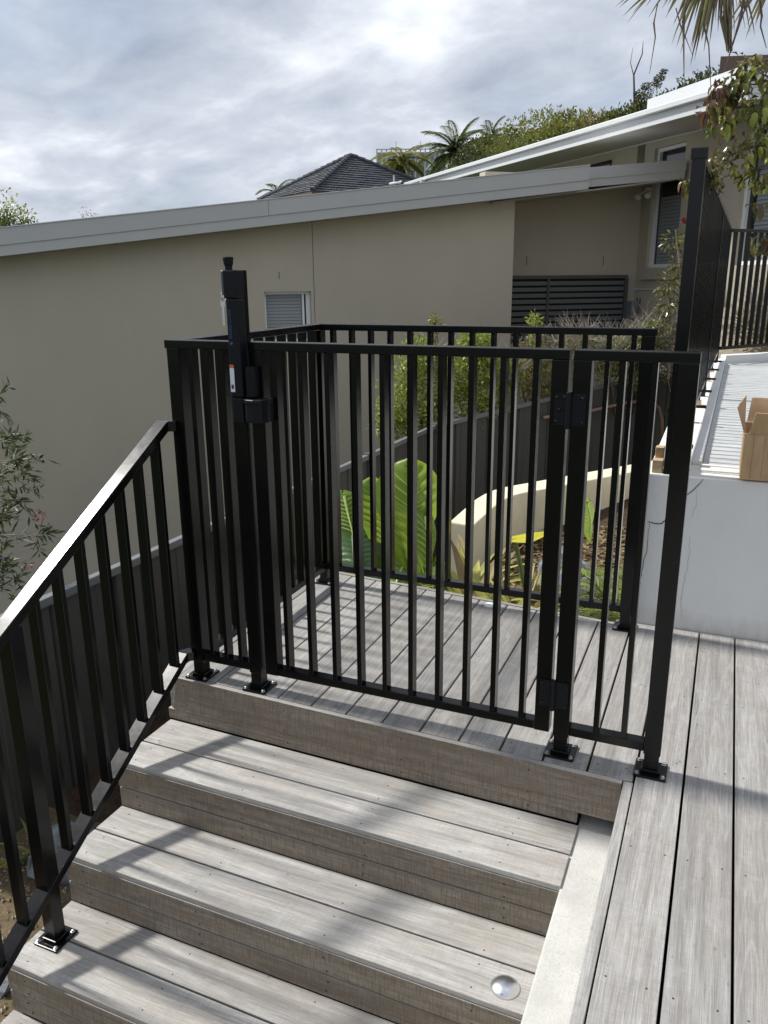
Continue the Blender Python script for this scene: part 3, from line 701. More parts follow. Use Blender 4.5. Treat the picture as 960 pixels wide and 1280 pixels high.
for yq in (1.36, 2.55, 3.25, 3.95, 4.6, 5.3):
    p = pF+dF*(yq-1.215)
    b = MB(); b.box(p.x-.02, p.x+.075, p.y-.018, p.y+.018, WT+.085, WT+.097); b.box(p.x-.012, p.x+.012, p.y-.012, p.y+.012, WT+.03, ZBm-.028); b.build('fixing_bracket', BLACK, t, .001, 1)
    b = MB(); b.box(p.x-.045, p.x+.02, p.y-.03, p.y+.03, WT+.0005, WT+.03); tag(b.build('packer', PACK, None), {1.36: 'pale timber packer nearest the tall corner post', 2.55: 'second pale timber packer along the tall fence', 3.25: 'third pale timber packer along the tall fence', 3.95: 'fourth pale timber packer along the tall fence', 4.6: 'second last timber packer before the far curb', 5.3: 'farthest timber packer, next to the far curb'}[yq], 'timber packer', 'timber packers along the tall fence')
b = MB(); b.box(1.425, 1.468, 1.20, 1.25, WT+.0005, WT+.055); b.prism([(1.43, 1.25), (1.465, 1.25), (1.465, 1.30), (1.43, 1.30)], WT+.0005, WT+.10)
tag(b.build('packer', PACK, None, .002), 'offcut of pale timber leaning against the base of the tall corner post', 'timber offcut')
# far fence behind the path
t = thing('pool_fence', (1.95, 6.7, .73), 'black pool fence across the far end of the pale path', 'fence')
p = Vector((1.585, 6.185, 0)); q = p+Vector((.58, .81, 0)).normalized()*2.6
d = (q-p).normalized(); n = Vector((-d.y, d.x, 0))
for nm, zt, hw, hh in (('top_rail', ZT-.006, .025, .03), ('bottom_rail', .83, .019, .03)):
    b = MB(); b.obox((p+q)/2+Vector((0, 0, zt-hh/2)), (q-p)/2, n*hw, Vector((0, 0, hh/2))); b.build(nm, BLACK, t, .002, 1)
BF = bal_mesh(ZT-.034-.83)
for k in range(26):
    c_ = p+d*(.06+.0967*k); o = link('baluster', BF, (c_.x, c_.y, .83), t); o.rotation_euler.z = math.atan2(d.y, d.x)
c_ = p+d*2.6; b = MB(); b.box(c_.x-.025, c_.x+.025, c_.y-.025, c_.y+.025, .735, ZT); b.build('post', BLACK, t)
# pale bank beyond
grid('planting_bank', PALE, 1.45, 7.5, 6.5, 12, 30, 30, lambda x, y: .35+.22*max(0, min(3, (y-6.5)))+hump(x, y)*.12, inside=lambda x, y: (y-6.5) > (x-1.65)*.95)

# ------------------------------------------------------------------ cardboard box
t = thing('cardboard_box', (1.95, 1.34, WT), 'open brown cardboard box on the white wall top at the right edge', 'cardboard box')
bx0, bx1, by0, by1, bz0, bz1 = 1.764, 2.13, 1.168, 1.46, WT+.0085, WT+.195
def flap(name, pts, th=.004):
    pts = [Vector(p_) for p_ in pts]; n_ = (pts[1]-pts[0]).cross(pts[3]-pts[0]).normalized()*th; b = MB()
    b.add(pts+[p_+n_ for p_ in pts], [(3, 2, 1, 0), (4, 5, 6, 7), (0, 1, 5, 4), (1, 2, 6, 5), (2, 3, 7, 6), (3, 0, 4, 7)]); return b.build(name, CARD, t, .001, 1)
bx('side', CARD, t, bx0, bx1, by0, by0+.005, bz0, bz1, .001); bx('side', CARD, t, bx0, bx1, by1-.005, by1, bz0, bz1, .001)
bx('side', CARD, t, bx0, bx0+.005, by0+.0055, by1-.0055, bz0, bz1, .001); bx('side', CARD, t, bx1-.005, bx1, by0+.0055, by1-.0055, bz0, bz1, .001)
bx('base', CARD, t, bx0+.0055, bx1-.0055, by0+.0055, by1-.0055, bz0+.0005, bz0+.006)
ff = flap('flap', [(bx0+.015, by0-.001, bz1+.001), (bx1, by0-.001, bz1+.001), (bx1-.004, by0-.030, bz1+.083), (bx0+.03, by0-.026, bz1+.088)])
flap('flap', [(bx0, by1-.02, bz1+.001), (bx0, by0+.01, bz1+.001), (bx0-.035, by0-.02, bz1+.105), (bx0-.005, by1-.10, bz1+.125)])
flap('flap', [(bx1, by1, bz1+.001), (bx0+.01, by1, bz1+.001), (bx0+.02, by1+.03, bz1+.10), (bx1, by1+.035, bz1+.10)])
b = MB(); b.box(bx0+.098, bx0+.155, by0-.0235, by0-.0225, bz1+.03, bz1+.062); b.build('label', STK, t).rotation_euler.x = R(18)
b = MB()
for xx in (bx0+.035, bx0+.075): b.box(xx, xx+.0015, by0-.0006, by0, bz0+.01, bz1-.01)
b.build('crease', CREASE, t)

# ------------------------------------------------------------------ cream curved wall
def smoothpoly(pts, n=8):
    o = []
    for i in range(len(pts)-1):
        p0 = pts[max(0, i-1)]; p1 = pts[i]; p2 = pts[i+1]; p3 = pts[min(len(pts)-1, i+2)]
        for j in range(n):
            u = j/n; o.append(tuple(.5*((2*p1[k])+(-p0[k]+p2[k])*u+(2*p0[k]-5*p1[k]+4*p2[k]-p3[k])*u*u+(-p0[k]+3*p1[k]-3*p2[k]+p3[k])*u**3) for k in range(2)))
    o.append(tuple(pts[-1])); return o
front = smoothpoly([(.137, 2.942), (.139, 3.25), (.150, 3.60), (.215, 3.90), (.417, 4.189), (.715, 4.63), (1.012, 5.067), (1.40, 5.64)])
back = smoothpoly([(-.049, 2.973), (-.053, 3.30), (-.050, 3.66), (.020, 4.01), (.245, 4.36), (.540, 4.78), (.838, 5.20), (1.25, 5.80)])
b = MB(); n = len(front)
b.v = [Vector((x, y, z)) for z in (-1.1, -.2) for x, y in front]+[Vector((x, y, z)) for z in (-1.1, -.2) for x, y in back]
for i in range(n-1):
    b.f += [(i, i+1, n+i+1, n+i), (2*n+i+1, 2*n+i, 3*n+i, 3*n+i+1), (n+i, n+i+1, 3*n+i+1, 3*n+i)]
b.f += [(0, n, 3*n, 2*n), (n-1, 3*n-1, 4*n-1, 2*n-1)]; b.mi = [0]*len(b.f)
bm_ = b.build('curved_wall', CREAM, None, .012, 2); tag(bm_, 'cream rendered curved garden wall in front of the dark steel fence', 'garden wall')

# ------------------------------------------------------------------ dark steel boundary fences
def steel_fence(p, zp, q, zq, depth, label, n):
    t = thing('steel_fence', (p[0], p[1], zp-depth), label, 'fence')
    p3, q3 = Vector((p[0], p[1], 0)), Vector((q[0], q[1], 0)); L = (q3-p3).length; d = (q3-p3).normalized(); nn = Vector((-d.y, d.x, 0))
    if nn.dot(Vector((CAM.x, CAM.y, 0))-p3) < 0: nn = -nn
    per = .235; cnt = int(L/per); prof = [(0, 0), (.012, -.022), (.026, -.022), (.038, 0), (.10, .0), (.105, .006), (.112, .006), (.117, 0), (.235, 0)]
    for i in range(cnt):
        b = MB(); s0 = i*per
        top = lambda s: zp+(zq-zp)*s/L-.045
        pts = [(p3+d*(s0+a)+nn*o, top(s0+a)) for a, o in prof]
        for (a, za), (c_, zc) in zip(pts, pts[1:]):
            b.add([a+Vector((0, 0, zp-depth-.4)), c_+Vector((0, 0, zp-depth-.4)), c_+Vector((0, 0, zc)), a+Vector((0, 0, za))], [(0, 1, 2, 3)])
        b.build('fence_sheet', COLB, t)
    b = MB(); c0 = p3+Vector((0, 0, zp-.030)); c1 = q3+Vector((0, 0, zq-.030)); b.obox((c0+c1)/2, (c1-c0)/2, nn*.024, Vector((0, 0, .024))); b.build('top_rail', COLT, t, .006, 2)
    for i in range(int(L/2.35)+2):
        s = min(L, i*2.35); c_ = p3+d*s; zt_ = zp+(zq-zp)*s/L
        b = MB(); b.obox(c_+nn*.004+Vector((0, 0, (zt_+.008+zp-depth)/2)), d*.028, nn*.034, Vector((0, 0, (zt_+.008-zp+depth)/2))); b.build('post', COLB, t, .003, 1)
    return t
steel_fence((-1.4, -.15), -.045, (-1.4, 6.46), -.147, 1.7, 'dark grey corrugated steel fence running beside the stairs to the garden corner', 1)
steel_fence((-1.4, -3.7), -1.02, (-1.4, -.18), -.92, .7, 'unseen low dark steel fence section, stepped down to let sun onto the gravel', 3)  # out of view, kept low so sunlight reaches the gravel
steel_fence((-1.385, 6.50), -.147, (1.30, 9.94), .352, 1.9, 'dark grey steel fence climbing to the right behind the cream wall', 2)
for z_, lab in ((.30, 'upper thin wire strung above the dark steel fence'), (.22, 'lower thin wire strung above the dark steel fence')):
    b = MB(); b.tube([(-1.4, -.5+.8*i, z_-.02*i+.02*math.sin(i*1.1)) for i in range(9)], .0022, 4); tag(b.build('wire', WIRE, None), lab, 'wire')
b = MB(); b.tube([(-.38, 7.66, -.20), (.1, 8.28, -.18), (.5, 8.78, -.12), (.75, 9.02, -.12), (.88, 9.10, -.22), (.93, 9.12, -.38), (.95, 9.08, -.6)], .022, 8)
tag(b.build('pipe', PIPE, None, smooth=True), 'reddish brown pipe running along the foot of the right hand steel fence', 'pipe')

# ================================================================== NEIGHBOUR HOUSE
P0 = Vector((-6.0136, 4.7535, 0)); E1 = Vector((math.sin(R(50)), math.cos(R(50)), 0)); E2 = Vector((-E1.y, E1.x, 0))
def hp(s, d, z): return P0+E1*s+E2*d+Vector((0, 0, z))
house = thing('house', hp(4, 0, -1.2), 'low beige rendered house with long grey sloping roof edge and white eaves', 'house')
def hprism(name, mat, poly, z0, z1, parent=house, bev=0):
    b = MB(); pts = [hp(s, d, 0) for s, d in poly]; b.prism([(p_.x, p_.y) for p_ in pts], z0, z1)
    return b.build(name, mat, parent, bev, 1)
fz1 = lambda s: 2.049+.1166*(s-.085)      # top of the long fascia
# main wall with window hole
wx0, wx1, wz0, wz1 = 2.965, 3.56, .72, 1.345
def wallz(s, off=.16): return fz1(s)-.283
for (a, c_, z0, z1a, z1b) in ((-4, wx0, -1.8, None, None), (wx1, 6.36, -1.8, None, None), (wx0, wx1, -1.8, wz0, wz0), (wx0, wx1, wz1, None, None)):
    za = z1a if z1a is not None else wallz(a)+.05; zb = z1b if z1b is not None else wallz(c_)+.05
    lo = z0 if z0 != wz1 else wz1
    lo = -3.2 if lo == -1.8 else lo
    hprism('wall', BEIGE, [(a, 0), (c_, 0), (c_, .22), (a, .22)], lo, [za, zb, zb, za])
# recessed wall
def w2(s): return 2.9
sx0, sx1, sz0, sz1 = 6.40, 8.72, .70, 1.47
hprism('wall', BEIGE, [(6.36, .22), (6.36, 1.2), (6.14, 1.2), (6.14, .22)], -1.8, 2.42)
hprism('wall', BEIGE, [(6.36, 1), (8.96, 1), (8.96, 1.2), (6.36, 1.2)], -1.8, 2.95)
# slatted screen in front of the recess
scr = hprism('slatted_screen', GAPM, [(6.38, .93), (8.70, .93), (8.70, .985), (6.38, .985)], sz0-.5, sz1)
for nm, a, c_, z0, z1 in (('frame', 6.38, 8.74, sz1, sz1+.05), ('frame', 8.70, 8.755, sz0-.5, sz1-.001), ('frame', 7.36, 7.40, sz0-.5, sz1-.002)):
    hprism(nm, COLB, [(a, .87), (c_, .87), (c_, .93), (a, .93)], z0, z1, scr)
for k in range(13):
    z = sz1-.035-.088*k; hprism('slat', SLAT, [(6.39, .885+.002*(k % 2)), (8.69, .885+.002*(k % 2)), (8.69, .915), (6.39, .915)], z-.058, z, scr)
# right wing wall with two windows: faces -E1 at s=8.96
def wing(a, c_, z0, z1, dz0=None): hprism('wall', BEIGE, [(8.96, a), (9.2, a), (9.2, c_), (8.96, c_)], z0, z1)
d1a, d1b, d2a, d2b, WZ0, WZ1 = .03, .76, -2.35, -1.17, 1.62, 3.30
wing(.76, 1.0, -1.8, 3.47); wing(-1.17, .03, -1.8, 3.47); wing(-6, -2.35, -1.8, 3.47)
wing(.03, .76, -1.8, WZ0); wing(.03, .76, WZ1, 3.47); wing(-2.35, -1.17, -1.8, WZ0); wing(-2.35, -1.17, WZ1, 3.47)
wing(1.2, 5.2, 2.96, 3.47)
hprism('clerestory_window', GLASS, [(8.93, 1.9), (8.958, 1.9), (8.958, 2.6), (8.93, 2.6)], 3.02, 3.30)
hprism('trim_line', WHITEF, [(8.945, -1.0), (8.959, -1.0), (8.959, .999), (8.945, .999)], 1.295, 1.315)
for dd in (.90, .82, -.02, -.10): hprism('weep_slot', GAPM, [(8.954, dd), (8.9595, dd), (8.9595, dd+.02), (8.954, dd+.02)], 1.09, 1.17)
hprism('window_sill', BEIGE, [(8.90, -.02), (8.9595, -.02), (8.9595, .81), (8.90, .81)], WZ0-.17, WZ0-.125)
def wing_window(a, c_, z0, z1):
    f = MB()
    def pr(s0, s1, a0, a1, zz0, zz1): 
        pts = [hp(s0, a0, 0), hp(s1, a0, 0), hp(s1, a1, 0), hp(s0, a1, 0)]; f.prism([(p_.x, p_.y) for p_ in pts], zz0, zz1)
    pr(9.02, 9.09, a, a+.05, z0, z1); pr(9.02, 9.09, c_-.05, c_, z0, z1); pr(9.021, 9.09, a+.05, c_-.05, z1-.05, z1); pr(9.021, 9.09, a+.05, c_-.05, z0, z0+.05)
    win = f.build('window', WFRAME, house)
    hprism('pane', GLASS, [(9.07, a+.05), (9.075, a+.05), (9.075, c_-.05), (9.07, c_-.05)], z0+.05, z1-.05, win)
    return win
def blinds(win, s, a, c_, z0, z1, step=.05):
    k = 0
    while z1-k*step > z0:
        z = z1-k*step; b = MB(); p_, q_ = hp(s, a, z), hp(s, c_, z)
        b.add([p_, q_, q_+E1*-.012+Vector((0, 0, -step*.96)), p_+E1*-.012+Vector((0, 0, -step*.96))], [(0, 1, 2, 3)]); b.build('blind_slat', BLIND, win); k += 1
wn1 = wing_window(d1a, d1b, WZ0, WZ1); wn2 = wing_window(d2a, d2b, WZ0, WZ1)
blinds(wn1, 9.062, d1a+.06, d1b-.12, WZ0+.05, 2.62); blinds(wn2, 9.062, d2a+.06, d2b-.2, WZ0+.05, 2.75)
# window in the main wall
f = MB()
def prm(a, c_, z0, z1, dd0=.08, dd1=.13):
    pts = [hp(a, dd0, 0), hp(c_, dd0, 0), hp(c_, dd1, 0), hp(a, dd1, 0)]; f.prism([(p_.x, p_.y) for p_ in pts], z0, z1)
prm(wx0, wx0+.03, wz0, wz1); prm(wx1-.05, wx1, wz0, wz1); prm(wx0+.03, wx1-.05, wz1-.035, wz1, .081); prm(wx0+.03, wx1-.05, wz0, wz0+.035, .081); prm(wx1-.10, wx1-.075, wz0+.035, wz1-.035, .085)
mw = f.build('window', WFRAME, house)
hprism('pane', GLASS, [(wx0+.03, .125), (wx1-.05, .125), (wx1-.05, .13), (wx0+.03, .13)], wz0+.035, wz1-.035, mw)
for k in range(15):
    z = wz1-.04-.04*k; b = MB(); p_, q_ = hp(wx0+.035, .12, z), hp(wx1-.105, .12, z); b.add([p_, q_, q_-E2*.010+Vector((0, 0, -.037)), p_-E2*.010+Vector((0, 0, -.037))], [(0, 1, 2, 3)]); b.build('blind_slat', BLIND, mw)
hprism('control_joint', GAPM, [(3.60, -.0015), (3.606, -.0015), (3.606, .0), (3.60, .0)], -1, wallz(3.6)+.02)
hprism('wall_mark', GAPM, [(3.16, -.002), (3.168, -.002), (3.168, .0), (3.16, .0)], 1.50, 1.585)
for s_ in (7.06, 8.36): hprism('wall_mark', GAPM, [(s_, .998), (s_+.008, .998), (s_+.008, 1.0), (s_, 1.0)], 1.66, 1.80)
# long sloping fascia, soffit, roof
def fasc(name, mat, s0, s1, d0, d1, ztop_, h0, parent=house, step=None):
    a = [ztop_(s0), ztop_(s1)]
    return hprism(name, mat, [(s0, d0), (s1, d0), (s1, d1), (s0, d1)], [a[0]-h0, a[1]-h0, a[1]-h0, a[0]-h0], [a[0], a[1], a[1], a[0]], parent)
fasc('fascia', FASC, -4, 3.008, -.362, -.335, fz1, .175); fasc('fascia', FASC, 3.012, 7.24, -.362, -.335, fz1, .175)
fasc('fascia_lower', FASC, -4, 7.24, -.350, -.330, lambda s: fz1(s)-.1755, .111)
fasc('roof_edge', WHITEF, -4, 7.24, -.372, -.33, lambda s: fz1(s)+.010, .0095)
b = MB(); za, zb = fz1(-4)-.285, fz1(7.24)-.285
pl = [hp(-4, -.33, 0), hp(7.24, -.33, 0), hp(7.24, .3, 0), hp(-4, .3, 0)]; b.prism([(p_.x, p_.y) for p_ in pl], [za, zb, zb, za], [za+.012, zb+.012, zb+.012, za+.012]); b.build('soffit', SOFF, house)
b = MB(); za, zb = fz1(-4)-.02, fz1(7.24)-.02
pl = [hp(-4, -.33, 0), hp(7.24, -.33, 0), hp(7.24, 7, 0), hp(-4, 7, 0)]; b.prism([(p_.x, p_.y) for p_ in pl], [za, zb, zb, za], [za+.02, zb+.02, zb+.02, za+.02]); b.build('roof', FASC, house)
# shorter piece over the recess
fz2 = lambda s: 2.882+.098*(s-7.24)
fasc('fascia', FASC, 7.26, 8.90, -.10, -.075, fz2, .145); fasc('fascia_lower', FASC, 7.26, 8.895, -.09, -.07, lambda s: fz2(s)-.1455, .10)
b = MB(); za, zb = fz1(5.6)-.27, fz2(8.89)-.25
pl = [hp(6.0, -.07, 0), hp(8.89, -.07, 0), hp(8.89, 1.2, 0), hp(6.0, 1.2, 0)]; b.prism([(p_.x, p_.y) for p_ in pl], [za, zb, zb, za], [za+.02, zb+.02, zb+.02, za+.02]); b.build('soffit', SOFF, house)
b = MB(); za, zb = fz2(7.26)-.02, fz2(8.89)-.02
pl = [hp(7.26, -.07, 0), hp(8.89, -.07, 0), hp(8.89, 1.2, 0), hp(7.26, 1.2, 0)]; b.prism([(p_.x, p_.y) for p_ in pl], [za, zb, zb, za], [za+.015, zb+.015, zb+.015, za+.015]); b.build('roof', FASC, house)
# upper roof over the wing: fascia runs along E2 at s=8.06
f3 = lambda d: 3.565+.0185*d
def f3p(name, mat, s0, s1, d0, d1, zt, h, bev=0):
    b = MB(); pts = [hp(s0, d0, 0), hp(s1, d0, 0), hp(s1, d1, 0), hp(s0, d1, 0)]; z0, z1 = zt(d0), zt(d1)
    b.prism([(p_.x, p_.y) for p_ in pts], [z0-h, z0-h, z1-h, z1-h], [z0, z0, z1, z1]); return b.build(name, mat, house, bev, 1)
f3p('gutter', WHITEF, 7.98, 8.075, -2.2, 9.6, lambda d: f3(d)+.018, .075, .012)
f3p('fascia', WHITEF, 8.04, 8.07, -2.19, 9.6, lambda d: f3(d)-.059, .125)
f3p('soffit', SOFF, 8.072, 9.2, -2.19, 9.6, lambda d: f3(d)-.150, .015)
f3p('roof', WHITEF, 8.08, 16, -2.19, 9.6, lambda d: f3(d)-.02, .04)
b = MB(); pts = [hp(8.04, -2.23, 0), hp(14, -2.23, 0), hp(14, -2.195, 0), hp(8.04, -2.195, 0)]; b.prism([(p_.x, p_.y) for p_ in pts], 3.34, 3.60); b.build('end_fascia', WHITEF, house)
for k in range(4):
    hprism('cladding_board', WHITEF, [(8.06, -2.246+.004*(k % 2)), (13.9, -2.246), (13.9, -2.231), (8.06, -2.231)], 3.345+.062*k, 3.40+.062*k)
for k in range(26):   # soffit battens
    pass
f3p('soffit_bead', WHITEF, 8.93, 8.955, -2.1, 9.4, lambda d: f3(d)-.166, .02)
hprism('parapet', WHITEF, [(10, .3), (10.2, .3), (10.2, 2.6), (10, 2.6)], 3.55, 4.36)
hprism('parapet', WHITEF, [(10.2, .3), (15, .3), (15, .45), (10.2, .45)], 3.55, 4.30)
hprism('vent_post', FASC, [(7.9, 8.05), (7.98, 8.05), (7.98, 8.2), (7.9, 8.2)], 3.4, 3.66)
# security light with its two heads
t = thing('security_light', hp(8.72, .6, 2.68), 'small white twin security light under the end of the grey roof edge', 'security light')
b = MB(); c_ = hp(8.76, .55, 2.70); b.lathe(c_, [(.05, 0), (.055, .02), (.04, .04)], 12); b.build('mount', WHITEF, t)
for k, o_ in enumerate((-.10, .10)):
    b = MB(); c2 = c_+E2*-o_*1.2+E1*(-.06)+Vector((0, 0, -.04)); b.tube([c_+Vector((0, 0, .01)), c2], .012, 6); b.tube([c2, c2+(-E2*.03-E1*.05+Vector((0, 0, -.05)))], [.028, .045], 12); b.build('lamp_head', WHITEF, t)
b = MB(); b.obox(hp(8.80, .86, 1.0), E2*.13, E1*.05, (0, 0, .13)); tag(b.build('meter_box', COLT, None, .008, 1), 'small grey green service box against the lit beige wall', 'meter box')

for nm in ('house', 'security_light', 'meter_box'):
    o = bpy.data.objects[nm]; o.scale = (1.2, 1.2, 1.2)
    o.location = {'house': (-3.8742, 9.2385, -1.7331), 'security_light': (0.0019, 13.4308, 2.9229), 'meter_box': (-0.1251, 13.7316, 0.7509)}[nm]

# ================================================================== BUILDINGS FAR BEHIND
def tiled_house():
    t = thing('tiled_house', (-16, 42, -1), 'distant house with a dark slate grey tiled hip roof', 'house')
    Ck = Vector((-19.286, 37.489, 6.0)); Lk = Vector((-24.76, 40.988, 6.0)); a = Lk-Ck; bb = Vector((a.y, -a.x, 0))*1.6
    Rk = Ck+bb; F = Rk+a; A = Ck+a*.5+bb*.43+Vector((0, 0, 2.4))
    def face(p, q, nm):
        # overlapping courses of tiles from the eave p-q up to the apex
        n = 17
        for i in range(n):
            u0, u1 = i/n, (i+1)/n; b = MB(); l0, r0 = p.lerp(A, u0), q.lerp(A, u0); l1, r1 = p.lerp(A, u1), q.lerp(A, u1)
            nn = (q-p).cross(A-p).normalized(); nn = nn if nn.z > 0 else -nn
            k = max(1, int((r0-l0).length/.33)); 
            for j in range(k):
                c0, c1 = j/k, (j+.94)/k
                w0 = [l0.lerp(r0, c0), l0.lerp(r0, c1), l1.lerp(r1, c1), l1.lerp(r1, c0)]; h_ = random.uniform(.05, .075)
                tp = [w0[0]+nn*h_, w0[1]+nn*h_, w0[2]+nn*.012, w0[3]+nn*.012]
                b.add(w0+tp, [(4, 5, 6, 7), (0, 1, 5, 4), (1, 2, 6, 5), (3, 0, 4, 7)])
            o = b.build('roof_tiles', TILE, t); o['kind'] = 'stuff'
    for p, q in ((Ck, Rk), (Lk, Ck), (F, Lk), (Rk, F)): face(p, q, '')
    for p in (Ck, Lk, Rk, F):
        n = 16
        for i in range(n):
            b = MB(); b.tube([p.lerp(A, i/n)+Vector((0, 0, .09)), p.lerp(A, (i+1.05)/n)+Vector((0, 0, .07))], [.13, .10], 6); b.build('ridge_tile', TILE, t)
    b = MB(); ins = (Ck+F)/2
    sh = [ins+(p-ins)*.9 for p in (Ck, Rk, F, Lk)]; b.prism([(p.x, p.y) for p in sh], -2, 5.85); b.build('wall', WHITEF, t)
    b = MB(); b.prism([(p.x, p.y) for p in (Ck, Rk, F, Lk)], 5.86, 6.0); b.build('eave', BROWN, t)
    b = MB(); q = Ck+bb*.62+(A-(Ck+bb*.62))*.28; b.tube([q, q+Vector((0, 0, .55))], .05, 6); b.obox(q+Vector((.1, -.1, .12)), (.35, .1, .05), (0, .1, .05), (0, 0, .04)); b.build('vent_pipe', WHITEF, t)
tiled_house()
t = thing('screened_building', (-22, 58, 0), 'far building wrapped in a pale translucent screen on a light grid', 'building')
a, c_ = Vector((-24.28, 57.58, 0)), Vector((-19.6, 59.6, 0)); d = (c_-a); n = 9
b = MB(); nn = Vector((-d.y, d.x, 0)).normalized(); pl = [a, c_, c_+nn*5, a+nn*5]; b.prism([(p.x, p.y) for p in pl], 0, 10.75); b.build('wall', SCRM, t)
for i in range(15):
    b = MB(); p = a.lerp(c_, i/14)-nn*.12; b.tube([p, p+Vector((0, 0, 11.0))], .055, 5); b.build('upright', WHITEF, t)
for z in (8.2, 9.5, 10.95):
    b = MB(); b.tube([a-nn*.16+Vector((0, 0, z)), c_-nn*.16+Vector((0, 0, z))], .06, 5); b.build('crossbar', WHITEF, t)
for i in (4, 9, 11):
    b = MB(); p = a.lerp(c_, i/14); b.tube([p+Vector((0, 0, 10.6)), p+Vector((0, 0, 11.5))], .03, 5); b.build('mast', WHITEF, t)
t = thing('hill_house', (3.5, 36, 6), 'house up the hill with a brown roof band and white louvred wall', 'house')
a, c_ = Vector((.30, 33.65, 0)), Vector((5.8, 36.9, 0)); d = c_-a; nn = Vector((.12, 1, 0)).normalized()
def hh(nm, mat, off0, off1, z0, z1, u0=0, u1=1, zs=0):
    b = MB(); pl = [a.lerp(c_, u0)+nn*off0, a.lerp(c_, u1)+nn*off0, a.lerp(c_, u1)+nn*off1, a.lerp(c_, u0)+nn*off1]
    b.prism([(p.x, p.y) for p in pl], z0, [z1, z1+zs, z1+zs, z1]); return b.build(nm, mat, t)
hh('roof_band', BROWN, -.3, 5, 8.85, 9.40, zs=.35); hh('wall', WHITEF, .1, 4.8, 4.5, 8.849, .06, 1); hh('eave', WHITEF, -.05, .09, 8.62, 8.845)
wf = hh('window', GAPM, .04, .099, 7.6, 8.6, .15, .19)
for k in range(9): hh('louvre', WHITEF, .02+.02*(k % 2), .098, 7.62+.11*k, 7.70+.11*k, .22, .62)
for u in (.13, .205): hh('column', WHITEF, -.06, .018, 6.5, 8.60, u, u+.014)

# ================================================================== VEGETATION
def rdir(r):
    while True:
        v = Vector((r.uniform(-1, 1), r.uniform(-1, 1), r.uniform(-1, 1)))
        if .05 < v.length < 1: return v.normalized()
def crown(b, c, rad, n, L, r, flat=1.0, up_=.3, lumps=9):
    cs = []
    for _ in range(lumps):
        d = rdir(r); cs.append((Vector(c)+Vector((d.x*rad[0], d.y*rad[1], d.z*rad[2]*flat))*r.uniform(.25, .8), r.uniform(.32, .62)))
    for i in range(n):
        cc, k = cs[i % lumps]; d = rdir(r); q = r.random()**.45
        p = cc+Vector((d.x*rad[0], d.y*rad[1], d.z*rad[2]))*k*q
        dd = (d+rdir(r)*.9+Vector((0, 0, up_))).normalized()
        b.leaf(p, dd, rdir(r), L*r.uniform(.6, 1.3), L*.5*r.uniform(.7, 1.2), .2)
def tree(name, base, h, rad, n, L, mats, label, cat, seed, group=None, trunk_r=.15, lumps=10, sprays=0):
    r = random.Random(seed); t = thing(name, base, label, cat, group); base = Vector(base); top = base+Vector((0, 0, h))
    b = MB(); b.tube([base, base+Vector((r.uniform(-.2, .2), r.uniform(-.2, .2), h*.5)), top-Vector((0, 0, rad[2]*.5))], [trunk_r, trunk_r*.7, trunk_r*.35], 7)
    for k in range(6):
        p = base+Vector((0, 0, h*r.uniform(.45, .75))); d = rdir(r); d.z = abs(d.z)*.6+.3; q = top+Vector((d.x*rad[0], d.y*rad[1], d.z*rad[2]-rad[2]*.3))*1-Vector((0, 0, 0)); q = p.lerp(q, .8)
        b.tube([p, p.lerp(q, .5)+Vector((0, 0, .1)), q], [trunk_r*.4, trunk_r*.25, trunk_r*.1], 5)
    b.build('trunk', BARK, t, smooth=True)
    k = len(mats); 
    for i, mt_ in enumerate(mats):
        b = MB(); crown(b, top, rad, n//k, L, r, lumps=lumps)
        o = b.build('crown', mt_, t); o['kind'] = 'stuff'
        if sprays:
            b = MB()
            for _ in range(sprays):
                d = rdir(r); d.z = abs(d.z)+.4; d.normalize(); p = top+Vector((d.x*rad[0], d.y*rad[1], d.z*rad[2]))*.8; q = p+d*rad[2]*.45
                for j in range(10): b.leaf(p.lerp(q, j/10), (d+rdir(r)).normalized(), rdir(r), L, L*.35)
            o = b.build('shoots', mt_, t); o['kind'] = 'stuff'
    return t
def palm(name, top, h, R_, nf, label, seed, mat=L_PALM, up0=1.25, trunk=.28, leafw=.065, group=None):
    r = random.Random(seed); top = Vector(top); t = thing(name, top-Vector((0, 0, h)), label, 'palm tree', group)
    b = MB(); b.tube([top-Vector((0, 0, h)), top-Vector((0, 0, h*.5)), top-Vector((0, 0, .2)), top], [trunk, trunk*.85, trunk*.9, trunk*.5], 9); b.build('trunk', BARK, t, smooth=True)
    for i in range(nf):
        a = i*2.39996; el = up0*(1-(i/nf)**.85*1.35); L = R_*r.uniform(.85, 1.1); b = MB(); pts = []; p = top.copy(); v = Vector((math.cos(a)*math.cos(el), math.sin(a)*math.cos(el), math.sin(el)))
        for j in range(9):
            pts.append(p.copy()); p = p+v*L/8; v = (v+Vector((0, 0, -.17))).normalized()
        b.tube(pts, [.03*R_/2*(1-j/10) for j in range(9)], 4)
        side = v.cross(Vector((0, 0, 1))).normalized()
        for j in range(1, 34):
            u = j/34*8; k = min(7, int(u)); q = pts[k].lerp(pts[k+1], u-k); dd = (pts[k+1]-pts[k]).normalized(); ll = L*.26*math.sin(math.pi*min(1, .16+j/34*.84))**.6
            for s_ in (-1, 1):
                d2 = (side*s_+dd*.75+Vector((0, 0, -.15 if el < .2 else .1))).normalized(); b.leaf(q, d2, Vector((0, 0, 1)), ll, leafw*R_*.5+.02, .1, droop=.25)
        b.build('frond', mat, t)
    return t
palm('palm_tree', (-15.37, 49.53, 9.1), 9, 2.75, 38, 'large dark green date palm standing left of the hillside shrubs', 3)
palm('palm_tree', (-15.2, 56.6, 10.9), 10, 2.0, 22, 'grey green palm just right of the large date palm', 4, L_PALM)
